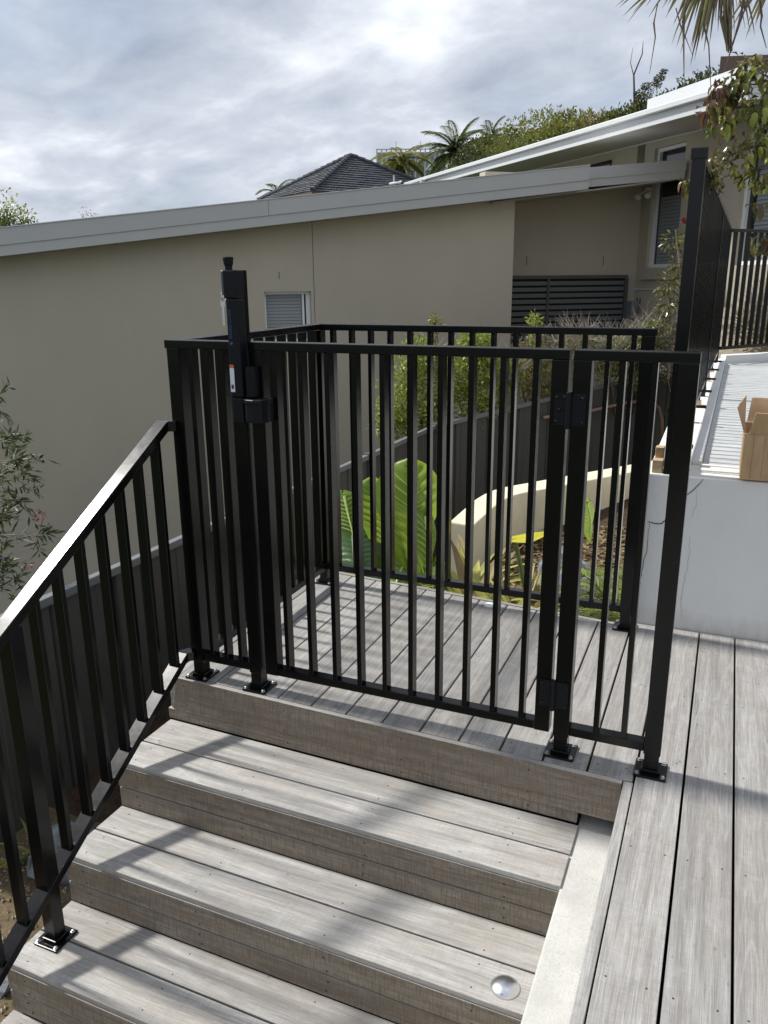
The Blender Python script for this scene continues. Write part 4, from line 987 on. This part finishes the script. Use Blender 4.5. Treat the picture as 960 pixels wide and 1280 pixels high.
palm('palm_tree', (-17.6, 45.9, 8.35), 8, 2.0, 24, 'yellowish palm in front of the screened building', 5, L_FARY, .9)
palm('palm_tree', (-19.3, 49, 8.6), 9, 1.2, 14, 'small palm peeking over the right slope of the tiled roof', 15, L_PALM, .9)
palm('palm_tree', (-30.9, 53.8, 7.8), 8, 1.9, 22, 'palm at the left end of the tiled roof', 6, L_PALM, 1.0)
palm('palm_tree', (-31.0, 60.1, 9.35), 9, 1.4, 16, 'pale palm top above the left slope of the tiled roof', 7, L_FARY, 1.1)
palm('palm_tree', (-33.2, 55.8, 7.0), 7, 1.3, 14, 'low palm left of the tiled roof, lowest of the palms', 8, L_FARY, .9)
tree('tree', (-33.3, 29.6, -2), 6.1, (2.0, 2.0, 1.9), 5200, .17, [L_FARD, L_HEDGE], 'round dark green tree at the left picture edge above the roof', 'tree', 21)
tree('tree', (-24.9, 26.9, -2), 6.2, (.5, .5, .45), 160, .08, [L_DRY], 'thin pinkish bare treetop just above the roof edge on the left', 'tree', 22, trunk_r=.05)
hill = [(-11.9, 44.6, 8.55, 1.5, L_FARD, L_FAR, 'bushy grey green tree beside the palms'), (-13.4, 46.0, 7.9, 1.3, L_FARY, L_FAR, 'low yellow green bush under the date palm'),
 (-9.6, 43.2, 8.9, 1.7, L_FARY, L_FAR, 'light yellow green tree with upright shoots'), (-7.9, 42.0, 9.35, 1.75, L_FARY, L_FAR, 'tallest bright hillside tree in the middle of the ridge'),
 (-6.2, 41.0, 9.0, 1.4, L_FAR, L_FARY, 'green tree right of the tallest bright tree'), (-10.8, 41.5, 7.7, 1.5, L_FAR, L_FARD, 'dark bush low on the ridge behind the gutter'),
 (-5.0, 40.5, 8.9, 1.3, L_FARY, L_DRY, 'dry yellow bush near the white parapet'), (-4.0, 39.6, 9.3, 1.35, L_FARY, L_FAR, 'olive bush left of the white parapet'),
 (-3.1, 39.0, 9.75, 1.2, L_FAR, L_FARD, 'rounded olive bush at the parapet corner'), (-1.9, 38.8, 10.0, 1.1, L_FARD, L_FAR, 'dark bush behind the parapet'),
 (-.9, 39.5, 10.6, 1.2, L_FARD, L_FAR, 'dark green bush behind the middle of the parapet'), (.2, 38.0, 10.5, 1.2, L_FARD, L_FAR, 'dark green bush next to the brown roofed house'),
 (-8.6, 38.5, 7.9, 1.5, L_FAR, L_FARY, 'yellow green bush just above the white gutter'), (-6.6, 37.2, 8.3, 1.3, L_FARY, L_FAR, 'bright bush just above the white gutter, further right')]
for i, (x, y, z, r_, m1, m2, lab) in enumerate(hill):
    z -= 0 if x < -9 else (.35 if x < -6.5 else .2 if x < -4.5 else .85)
    tree('tree', (x, y, z-6.5), 5.6, (r_*1.25, r_, r_*.9), 6400, .20, [m1, m2], lab, 'tree', 40+i, lumps=16, sprays=9)
# thin wind blown tree above the parapet
t = tree('tree', (-3.45, 38.6, 3.6), 5.2, (.2, .2, .2), 30, .10, [L_FARD], 'thin bare trunked tree with a few dark leaf clumps above the white gutter', 'tree', 61, trunk_r=.06)
b = MB(); r = random.Random(8)
for cc in ((-2.95, 38.7, 9.55, .34), (-2.55, 38.8, 9.8, .32), (-2.3, 38.9, 10.1, .26), (-3.2, 38.7, 9.25, .34), (-2.8, 38.7, 9.2, .36)):
    crown(b, cc[:3], (cc[3],)*3, 200, .11, r, lumps=5)
b.build('crown', L_FARD, t)['kind'] = 'stuff'
b = MB(); b.tube([(-3.45, 38.6, 8.2), (-3.4, 38.6, 9.2), (-3.5, 38.6, 10.2), (-3.2, 38.6, 11.0), (-3.2, 38.6, 11.5)], [.06, .05, .04, .025, .01], 5); b.tube([(-3.4, 38.6, 9.0), (-3.0, 38.7, 9.5), (-2.3, 38.9, 10.1)], [.04, .03, .015], 5); b.tube([(-3.48, 38.6, 10.1), (-3.68, 38.6, 10.7), (-3.62, 38.6, 11.3)], [.025, .015, .008], 4)
b.build('limb', BARK, t)

# hedge between steel fence and house
def shrub(name, blobs, L, n, mats, label, cat, seed, base, twigs=0, tw_h=.5, group=None, wid=.5):
    r = random.Random(seed); t = thing(name, base, label, cat, group)
    b = MB(); base = Vector(base)
    for c, rad in blobs:
        c = Vector(c)
        for _ in range(3):
            q = c+rdir(r)*rad*.7; b.tube([base+Vector((r.uniform(-.1, .1), r.uniform(-.1, .1), 0)), base.lerp(q, .55)+rdir(r)*.08, q], [.014, .009, .004], 4)
    b.build('stem', BARK, t)
    for i, mt_ in enumerate(mats):
        b = MB()
        for c, rad in blobs:
            for _ in range(int(n/len(mats)/len(blobs))):
                d = rdir(r); p = Vector(c)+d*rad*(r.random()**.5)*(1+.35*mnoise.noise(Vector(c)+d*2)); b.leaf(p, (d+rdir(r)).normalized(), rdir(r), L*r.uniform(.6, 1.25), L*wid*r.uniform(.8, 1.1), .22)
        b.build('foliage', mt_, t)['kind'] = 'stuff'
    if twigs:
        b = MB()
        for _ in range(twigs):
            c, rad = r.choice(blobs); p = Vector(c)+rdir(r)*rad*.7; d = rdir(r); d.z = abs(d.z)+.5; d.normalize()
            for _s in range(2):
                q = p.copy(); pts = [q.copy()]; dd = (d+rdir(r)*.5).normalized()
                for j in range(4): q = q+dd*tw_h/4; dd = (dd+rdir(r)*.35).normalized(); pts.append(q.copy())
                b.tube(pts, [.005, .004, .003, .002, .001], 3)
        b.build('twigs', TWIG, t)['kind'] = 'stuff'
    return t
shrub('shrub', [((-1.95, 6.9, .12), .36), ((-1.8, 7.0, .55), .30), ((-1.72, 6.95, -.1), .34), ((-1.55, 7.15, .3), .36), ((-2.05, 6.7, -.15), .26)], .055, 6500, [L_HEDGE, L_HEDGE], 'dense green hedge shrub behind the fence, leftmost in the row', 'shrub', 71, (-1.8, 7, -.6), 10)
shrub('shrub', [((-1.25, 7.3, .35), .38), ((-1.2, 7.35, .65), .24), ((-1.1, 7.3, .0), .34), ((-.98, 7.6, .35), .30)], .055, 6500, [L_HEDGE, L_HEDGE], 'bright green hedge shrub standing behind the fence corner', 'shrub', 72, (-1.15, 7.4, -.5), 14)
shrub('shrub', [((-.72, 7.75, .32), .32), ((-.6, 7.95, .5), .26), ((-.45, 7.95, .2), .26)], .05, 3600, [L_HEDGE, L_DRY], 'half bare shrub with grey twigs behind the fence', 'shrub', 73, (-.6, 7.9, -.4), 110, .38)
shrub('shrub', [((-.2, 8.25, .50), .32), ((.0, 8.4, .38), .32), ((-.1, 8.3, .62), .2)], .05, 1500, [L_HEDGE, L_DRY], 'mostly dead grey twiggy shrub in front of the slatted screen', 'shrub', 74, (-.1, 8.4, -.4), 210, .4)
shrub('shrub', [((.25, 8.55, .5), .28), ((.4, 8.75, .45), .28)], .05, 2200, [L_HEDGE, L_OLIVE], 'twiggy shrub with yellow green leaves, right of the dead one', 'shrub', 75, (.3, 8.7, -.3), 130, .38)
shrub('shrub', [((.62, 8.75, .62), .26), ((.72, 9.0, .75), .2), ((.60, 8.8, .3), .3)], .055, 2600, [L_HEDGE, L_OLIVE], 'green shrub beneath the lit beige wall', 'shrub', 76, (.6, 9, -.3), 90, .4)
shrub('shrub', [((1.05, 9.0, .65), .26), ((1.1, 9.1, .35), .26)], .045, 700, [L_DRY, L_OLIVE], 'bare pale twiggy bush at the foot of the flowering climber', 'shrub', 77, (1.05, 9.1, -.3), 160, .42)
# young shoot standing above the hedge
shrub('plant', [((-1.62, 7.0, 1.02), .06), ((-1.55, 7.0, .93), .08)], .05, 120, [L_FARY], 'pale new shoot rising above the hedge by the back rail', 'plant', 78, (-1.6, 7.0, .5))
shrub('plant', [((-.62, 8.0, .98), .10), ((-.6, 8.0, .8), .12)], .05, 260, [L_HEDGE], 'leafy sprig poking above the back rail right of centre', 'plant', 79, (-.6, 8.0, .4))
# climber with a red flower
t = thing('climber', (1.00, 8.9, .2), 'tall sparse plant with a single red flower in front of the wing window', 'plant')
r = random.Random(12); b = MB(); pts = [(0.98, 8.9, .2), (0.96, 8.9, .9), (1.01, 8.9, 1.5), (0.90, 8.9, 2.05)]; b.tube(pts, [.016, .013, .01, .005], 5)
b.tube([(1.01, 8.9, 1.45), (1.05, 8.9, 1.8), (1.02, 8.9, 2.12)], [.008, .006, .003], 4); b.tube([(1.00, 8.9, 1.4), (1.16, 8.9, 1.25)], [.007, .003], 4)
b.tube([(0.96, 8.9, .9), (.98, 8.9, 1.5)], [.008, .003], 4); b.build('stem', TWIG, t)
b = MB()
for c, rad, n in (((0.88, 8.9, 1.9), .13, 110), ((.96, 8.9, 1.62), .12, 110), ((0.88, 8.9, 1.38), .15, 160), ((0.90, 8.9, 1.12), .14, 150), ((.98, 8.9, .9), .15, 130), ((1.08, 8.9, 2.05), .07, 40), ((0.96, 8.9, .65), .16, 100)):
    for _ in range(int(n*.8)): d = rdir(r); b.leaf(Vector(c)+d*rad*r.random()**.5, (d+Vector((0, 0, -.6))).normalized(), rdir(r), .09*r.uniform(.5, 1.0), .030, .2)
b.build('foliage', L_OLIVE, t)['kind'] = 'stuff'
b = MB()
for _ in range(26): d = rdir(r); b.leaf(Vector((1.0, 8.88, 2.15)), d, rdir(r), .05, .03, .2)
b.build('flower', L_RED, t)
# bush seen through the far fence
shrub('shrub', [((2.2, 8.1, 1.0), .4), ((2.7, 8.4, 1.1), .45), ((2.0, 7.8, .9), .35)], .05, 1600, [L_DRY, L_OLIVE], 'dry pale bush behind the fence at the end of the path', 'shrub', 80, (2.3, 8.1, .4), 320, .5)
shrub('shrub', [((3.3, 8.9, 1.1), .45), ((3.8, 9.2, 1.2), .5)], .05, 1400, [L_DRY, L_OLIVE], 'dry bush further right behind the far fence', 'shrub', 81, (3.5, 9, .5), 240, .5)

# elephant ears
def ear(c, L, Wd, face, upv, mat, label, base, vein=True, curl=.25, group=None, clump=None):
    """heart shaped leaf: c centre, face = normal, upv = direction from tip towards stalk"""
    t = clump or thing('elephant_ear_plant', base, label, 'plant', group)
    face = Vector(face).normalized(); upv = Vector(upv); upv = (upv-face*upv.dot(face)).normalized(); sd = upv.cross(face)
    n, m_ = 56, 20; b = MB(); c = Vector(c)
    def half(v):          # v 0 tip .. 1 top of lobes
        return (min(1, v/.62)**.80 if v < .62 else 1)*(math.sqrt(max(.02, 1-((v-.62)/.38)**2.4)) if v > .62 else 1)*.98+.01
    def P(u, v):
        w_ = half(v)*Wd*.5*u; dip = -.12*L*max(0, 1-abs(u)*3)*(v > .93)
        z = -curl*Wd*(u*u)*.6*half(v)+(.009*L*math.cos(2*math.pi*((v-.20*abs(u)**1.2*.8)-.16)/.085)*min(1, abs(u)*3)*(1-abs(u)**3))*(.12 < v < .95)+.02*L*math.sin(u*5+v*7+L*40)-curl*L*.45*(v-.5)**2
        return c+sd*w_+upv*((v-.5)*L+dip+.05*L*abs(u)*v*(1-abs(u)))+face*z
    for j in range(n+1):
        for i in range(m_+1): b.v.append(P(-1+2*i/m_, j/n))
    for j in range(n):
        for i in range(m_):
            a0 = j*(m_+1)+i; b.f.append((a0, a0+1, a0+m_+2, a0+m_+1)); b.mi.append(0)
    lf = b.build('leaf', mat, t, smooth=True)
    if vein:
        b = MB()
        for sgn in (1, -1):
            b.tube([P(0, .0+.86*k/8)+face*.004*sgn for k in range(9)], [.003+.006*k/8 for k in range(9)], 5)
            for q in range(8):
                v0 = .16+.085*q
                for s_ in (-1, 1): b.tube([P(s_*.92*k/6, min(.97, v0+.20*(k/6)**1.2))+face*.0012*sgn for k in range(7)], [.0024-.0003*k for k in range(7)], 4)
        b.build('vein', L_VEIN if mat is L_EAR else STEM, lf)
    b = MB(); top = P(0, .84)-face*.01; bs = Vector(base); b.tube([bs, bs.lerp(top, .5)-face*.1-upv*.0, top-face*.03, top], [.022, .018, .012, .009], 8); b.build('stalk', STEM, t, smooth=True)
    return t
vc = lambda p: (CAM-Vector(p)).normalized()
EC = thing('elephant_ear_plant', (-.05, 2.1, -.75), 'clump of huge ribbed elephant ear leaves behind the back left of the landing', 'plant')
for c_, L_, W_, f_, u_, m_, b_, cu in (((.03, 1.98, .12), .68, .42, (.50, -.78, .22), (.02, .12, 1), L_EAR, (-.02, 2.15, -.75), .25),
    ((-.17, 2.02, .06), .54, .32, (.9, -.3, .25), (-.12, .1, 1), L_EAR, (-.15, 2.2, -.75), .3), ((.15, 1.95, -.02), .44, .22, (.7, -.4, .3), (.30, .1, 1), L_EAR, (.1, 2.2, -.75), .4),
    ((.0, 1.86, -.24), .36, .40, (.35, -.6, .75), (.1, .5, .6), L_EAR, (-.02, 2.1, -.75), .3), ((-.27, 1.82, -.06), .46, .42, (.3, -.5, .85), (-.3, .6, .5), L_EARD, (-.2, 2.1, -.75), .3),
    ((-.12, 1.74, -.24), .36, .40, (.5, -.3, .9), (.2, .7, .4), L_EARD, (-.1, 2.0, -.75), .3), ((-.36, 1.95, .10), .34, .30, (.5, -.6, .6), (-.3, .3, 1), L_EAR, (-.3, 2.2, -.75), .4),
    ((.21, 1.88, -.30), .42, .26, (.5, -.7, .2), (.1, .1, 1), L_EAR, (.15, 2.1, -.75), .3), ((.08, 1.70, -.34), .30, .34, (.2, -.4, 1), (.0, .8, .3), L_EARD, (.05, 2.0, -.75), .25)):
    ear(c_, L_, W_, f_, u_, m_, '', b_, True, cu, clump=EC)
ear((.80, 1.85, .14), .30, .24, (-.25, .1, 1), (-.95, -.35, .15), L_YEL, 'bright yellow leaf held flat in front of the cream wall', (.86, 1.95, -.7), False, .1)
ear((1.02, 2.35, .10), .26, .20, (.9, -.35, .2), (.0, .1, 1), L_EAR, 'small green leaf seen edge on between gate and end post', (1.02, 2.45, -.7), True)
# strap leaved plants
def straps(base, n, L, wd, mats, label, seed, spread=1.0, el=(.3, 1.2)):
    r = random.Random(seed); t = thing('strap_plant', base, label, 'plant'); base = Vector(base)
    for i in range(n):
        a = r.uniform(0, 6.283); e_ = r.uniform(*el); v = Vector((math.cos(a)*math.cos(e_), math.sin(a)*math.cos(e_), math.sin(e_))); p = base.copy(); pts = []
        ll = L*r.uniform(.7, 1.15)
        for j in range(7): pts.append(p.copy()); p = p+v*ll/6; v = (v+Vector((0, 0, -.22*spread))).normalized()
        b = MB(); b.blade(pts, wd*r.uniform(.8, 1.2)); b.build('leaf', r.choice(mats), t)
    return t
straps((.46, 1.85, -.42), 60, .52, .075, [L_STRAP, L_STRAP, L_DRY], 'yellow striped strap leaved plant beside the landing edge', 91, .7)
straps((.76, 1.72, -.42), 60, .46, .065, [L_STRAP, L_DRY, L_STRAP], 'yellowing strap leaved plant with dry tips, right of the first one', 92, .8)
straps((.36, 2.15, -.46), 44, .52, .07, [L_STRAP, L_DRY], 'strap leaved plant with brown tips at the cream wall end', 93)
straps((.74, 2.15, -.5), 40, .40, .04, [L_DRY, L_STRAP], 'withered strap leaved plant in front of the cream wall', 95)
straps((.14, 1.52, -.30), 16, .30, .05, [L_FARY, L_STRAP], 'pale green low strap plant below the landing edge', 94)
def fern(base, n, L, label, seed):
    r = random.Random(seed); t = thing('fern', base, label, 'fern'); base = Vector(base)
    for i in range(n):
        a = i*2.4; e_ = r.uniform(.4, 1.2); v = Vector((math.cos(a)*math.cos(e_), math.sin(a)*math.cos(e_), math.sin(e_))); p = base.copy(); pts = []
        for j in range(9): pts.append(p.copy()); p = p+v*L*r.uniform(.9, 1.1)/8; v = (v+Vector((0, 0, -.2))).normalized()
        b = MB(); b.tube(pts, .004, 3); sd = v.cross(Vector((0, 0, 1))).normalized()
        for j in range(2, 26):
            u = j/26*8; k = min(7, int(u)); q = pts[k].lerp(pts[k+1], u-k)
            for s_ in (-1, 1): b.leaf(q, (sd*s_+(pts[k+1]-pts[k]).normalized()*.5).normalized(), (0, 0, 1), L*.22*math.sin(math.pi*j/27)**.7, .016, .1)
        b.build('frond', L_FERN, t)
fern((1.24, 2.1, -.36), 18, .52, 'light green fern against the white wall', 97); fern((1.12, 1.6, -.42), 12, .28, 'small fern at the corner of the landing', 98)
b = MB(); r = random.Random(99)
for i in range(1500):
    x, y = r.uniform(.5, 1.36), r.uniform(1.2, 1.6); b.leaf((x, y, bedz(x, y)+.005), (r.uniform(-1, 1), r.uniform(-1, 1), r.uniform(.2, 1)), rdir(r), .035, .016)
tag(b.build('ground_cover', L_HEDGE, None), 'low green ground cover behind the landing', 'ground cover', kind='stuff')
b = MB()
for i in range(2200):
    x, y = r.uniform(.2, 1.36), r.uniform(1.6, 4.2); b.leaf((x, y, bedz(x, y)+.008), (r.uniform(-1, 1), r.uniform(-1, 1), r.uniform(-.1, .3)), (0, 0, 1), .06, .03)
tag(b.build('leaf_litter', L_DRY, None), 'brown dry leaf litter on the garden soil', 'leaf litter', kind='stuff')
straps((-.36, -.02, -1.05), 12, .28, .03, [L_HEDGE], 'small green plant growing between the railing foot and the stairs', 96)
straps((-1.1, .02, -1.15), 14, .26, .025, [L_CALL, L_FARY], 'small leafy weed at the foot of the steel fence', 100)

# bottlebrush like shrub at the left edge
BK = lambda p: CAM+(Vector(p)-CAM)*1.42
t = thing('bottlebrush', (-2.3, .43, -1.8), 'sparse narrow leaved shrub with small red flowers reaching in from the left edge', 'shrub')
r = random.Random(31); tips = []
b = MB(); base = Vector((-2.3, .43, -1.8)); b.tube([base, (-2.35, .5, -.6), BK((-1.15, -.25, .5)), BK((-1.12, -.2, 1.1))], [.03, .024, .016, .006], 6)
anch = [((-.86, -.08, 1.05), .11, 2), ((-.80, -.10, .90), .10, 2), ((-.72, -.12, .84), .16, 3), ((-.80, -.14, .77), .14, 3), ((-.70, -.16, .70), .16, 3), ((-.78, -.18, .62), .12, 3), ((-.60, -.18, .58), .08, 1), ((-.75, -.22, .50), .14, 3), ((-.78, -.25, .40), .16, 3), ((-.68, -.24, .38), .10, 1)]
lf = MB(); fl = MB()
for (c, rad, n) in anch:
    c = BK(c); rad *= 1.42; o_ = BK((-1.16, -.25, 0)); o_.z = c.z-.15; b.tube([o_, o_.lerp(c, .6)+Vector((0, 0, .03)), c], [.006, .004, .002], 4)
    for k in range(n*2):
        d = rdir(r); d.x = abs(d.x)*.8+d.x*.2; q = c+d*rad*r.uniform(.5, 1.2); b.tube([c.lerp(o_, .15), c.lerp(q, .5), q], [.002, .0015, .001], 3)
        m_ = r.randint(11, 18)
        for j in range(m_):
            p = c.lerp(q, j/m_); dd = ((q-c).normalized()*.7+rdir(r)).normalized(); lf.leaf(p, dd, rdir(r), r.uniform(.05, .08), .014, .1)
for c in ((-.70, -.15, .44), (-.57, -.18, .66), (-.85, -.22, .26)):
    for _ in range(22): d = rdir(r); fl.leaf(BK(c)+d*.01, d, rdir(r), .03, .005, .1)
b.build('branch', TWIG, t); lf.build('foliage', L_CALL, t)['kind'] = 'stuff'; fl.build('flower', L_RED, t)

# palm overhead: hanging dead fan leaves
pcen = Vector((2.55, 2.75, 3.35))
t = thing('fan_palm', (3.2, 3.3, .6), 'fan palm whose dry blades hang into the top right corner', 'palm tree')
b = MB(); b.tube([(3.2, 3.3, .5), (3.1, 3.2, 1.6), (2.85, 3.0, 2.6), tuple(pcen)], [.13, .12, .11, .09], 10); b.build('trunk', BARK, t, smooth=True)
ax1 = rt.copy(); ax2 = up.copy()
def scr(u, v, t_): return CAM+(fw+rt*((u-480)/996.02)-up*((v-640)/996.02))*t_
r = random.Random(17)
hub = scr(905, -75, 3.35); hub2 = scr(985, -60, 3.6)
b = MB(); b.tube([pcen, pcen.lerp(hub, .5)+Vector((0, 0, .15)), hub], [.02, .016, .012], 6); b.build('leaf_stalk', STEM, t)
b = MB(); b.tube([pcen, pcen.lerp(hub2, .5)+Vector((0, 0, .12)), hub2], [.02, .016, .012], 6); b.build('leaf_stalk', STEM, t)
grav = Vector((0, 0, -1))
def fan(h, a0, a1, n, l0, l1, mats, wd=.022, droop=.5):
    for i in range(n):
        a = R(a0+(a1-a0)*(i+r.uniform(-.4, .4))/n); v = (rt*math.cos(a)+up*math.sin(a)+fw*r.uniform(-.45, .45)).normalized(); p = h+v*.03; L = r.uniform(l0, l1)*(1-.25*abs(math.sin(a))); pts = []
        for j in range(9): pts.append(p.copy()); p = p+v*L/8; v = (v+grav*droop*(.08+.10*j/8*r.uniform(.5, 1.6))+rdir(r)*.03).normalized()
        bb = MB(); bb.blade(pts, wd*r.uniform(.7, 1.2), up=fw, fold=.4); bb.build('leaflet', r.choice(mats), t)
fan(hub, 178, 212, 30, .40, .52, [L_PALMG, L_DEADP, L_PALMG], .020, .35)
fan(hub, 205, 262, 44, .34, .60, [L_DEADP, L_DEADP, L_PALMG], .018, .7)
fan(hub, 250, 300, 30, .30, .52, [L_DEADP], .014, .8)
fan(hub2, 190, 285, 40, .28, .52, [L_DEADP, L_PALMG, L_DEADP], .016, .7)
for (u0, v0, u1, v1, w_) in ((908, -20, 912, 62, .030), (858, -5, 855, 96, .006), (822, 5, 812, 92, .004), (880, 0, 889, 120, .004), (930, 0, 905, 90, .006), (938, 0, 925, 30, .005), (950, 0, 958, 60, .005), (845, 10, 866, 70, .003)):
    p, q = scr(u0, v0, 3.3), scr(u1, v1, 3.3); bb = MB(); mid = p.lerp(q, .5)+rdir(r)*.012
    if w_ > .02:
        for _ in range(26): a = p+rdir(r)*.02; e_ = q+rdir(r)*.012; bb.tube([a, a.lerp(e_, .5)+rdir(r)*.018, e_], [.004, .004, .002], 4)
    else: bb.tube([p, p.lerp(q, .3)+rdir(r)*.01, mid, q], [w_*.8, w_, w_*.7, w_*.3], 5)
    bb.build('dry_stalk', L_DEADP if w_ > .02 else BARK, t)

# leafy branch at right
t = thing('leafy_branch_shrub', (2.45, 2.2, .664), 'bronze and olive leaved shrub branches hanging in from the right edge', 'shrub')
b = MB(); b.tube([(2.45, 2.2, .6), (2.4, 2.15, 1.3), (2.3, 2.1, 1.9), (2.1, 2.05, 2.3)], [.04, .032, .022, .012], 7)
clus = [(935, 82, 16, 16, 'm'), (955, 100, 20, 16, 'o'), (918, 108, 16, 24, 'm'), (897, 112, 9, 18, 'b'), (887, 138, 12, 16, 'b'), (902, 152, 18, 16, 'o'), (925, 132, 20, 14, 'o'), (950, 138, 18, 16, 'o'), (948, 165, 18, 14, 'o'), (920, 190, 22, 16, 'm'), (950, 190, 18, 18, 'o'),
        (898, 205, 18, 14, 'm'), (890, 225, 14, 14, 'm'), (930, 215, 14, 10, 'o'), (952, 222, 14, 12, 'o'), (856, 230, 7, 8, 'm'), (949, 258, 9, 8, 'm'), (955, 302, 11, 11, 'm'), (972, 120, 20, 20, 'o'), (975, 180, 20, 20, 'o'), (940, 95, 14, 10, 'o'), (910, 125, 16, 14, 'm')]
lm = {'o': [L_OLIVE, L_OLIVE, L_HEDGE], 'm': [L_OLIVE, L_BRONZE], 'b': [L_BRONZE, L_BRONZE, L_OLIVE]}
r = random.Random(23); lmesh = {}
def lshape(mat, k):
    if (mat.name, k) not in lmesh:
        b = MB(); n = 6; L = .040+.006*k; Wd = .023+.003*k
        for j in range(n+1):
            u = j/n; ww = Wd*.5*math.sin(math.pi*min(1, u*.93+.05))**.8; zz_ = -.55*L*u*u
            b.v += [Vector((-ww, L*u, zz_+ww*.5)), Vector((0, L*u, zz_)), Vector((ww, L*u, zz_+ww*.5))]
        for j in range(n): b.f += [(j*3, j*3+1, j*3+4, j*3+3), (j*3+1, j*3+2, j*3+5, j*3+4)]; b.mi += [0, 0]
        lmesh[(mat.name, k)] = b.mesh('leaf', mat, Vector((0, 0, 0)), smooth=True)
    return lmesh[(mat.name, k)]
cnt = 0; root = Vector((2.2, 2.07, 2.1))
for (u, v, s_, n, k) in clus:
    c = scr(u, v, 3.45+r.uniform(-.12, .12)); rad = s_/996*3.5; pr_ = scr(u+26, v-8, 3.5)
    b.tube([pr_, c.lerp(pr_, .4)+rdir(r)*.006, c], [.004, .003, .0015], 4)
    for i in range(int(n*.84)):
        d = rdir(r); p = c+d*rad*r.random()**.5; o = link('leaf', lshape(r.choice(lm[k]), r.randint(0, 2)), p, t); cnt += 1
        dd = (d*.6+Vector((0, 0, -.9))+rdir(r)*.5).normalized(); o.rotation_euler = dd.to_track_quat('Y', 'Z').to_euler(); 
for (u, v), (u1, v1) in (((1010, 150), (985, 112)), ((985, 112), (948, 90)), ((985, 112), (935, 105)), ((935, 105), (900, 118)), ((1010, 210), (970, 180)), ((970, 180), (915, 192)), ((915, 192), (885, 222)), ((1010, 160), (950, 132)), ((950, 132), (893, 140)), ((1010, 250), (952, 225)), ((1010, 300), (958, 255)), ((1012, 330), (960, 300)), ((900, 205), (858, 228))):
    b.tube([scr(u, v, 3.5), scr((u+u1)/2, (v+v1)/2-2, 3.49), scr(u1, v1, 3.46)], [.007, .005, .003], 5)
for (u, v) in ((1010, 150), (1010, 210), (1010, 160), (1010, 250), (1010, 300), (1012, 330)): b.tube([(2.3, 2.1, 1.9), scr(u, v, 3.5)], [.012, .007], 5)
b.build('branch', BARK, t)
for mt_, keys in ((L_OLIVE, 'om'), (L_BRONZE, 'b'), (L_HEDGE, 'o')):
    b = MB()
    for (u, v, s_, n, k) in clus:
        if k not in keys: continue
        c = scr(u, v, 3.47)
        for i in range(int(n*(1.5 if mt_ is not L_HEDGE else .7))):
            d = rdir(r); p = c+d*(s_/996*3.5)*r.random()**.5*1.1; dd = (d*.6+Vector((0, 0, -.7))+rdir(r)*.8).normalized(); b.leaf(p, dd, rdir(r), r.uniform(.028, .046), .02, .3, droop=.25)
    b.build('foliage', mt_, t)['kind'] = 'stuff'
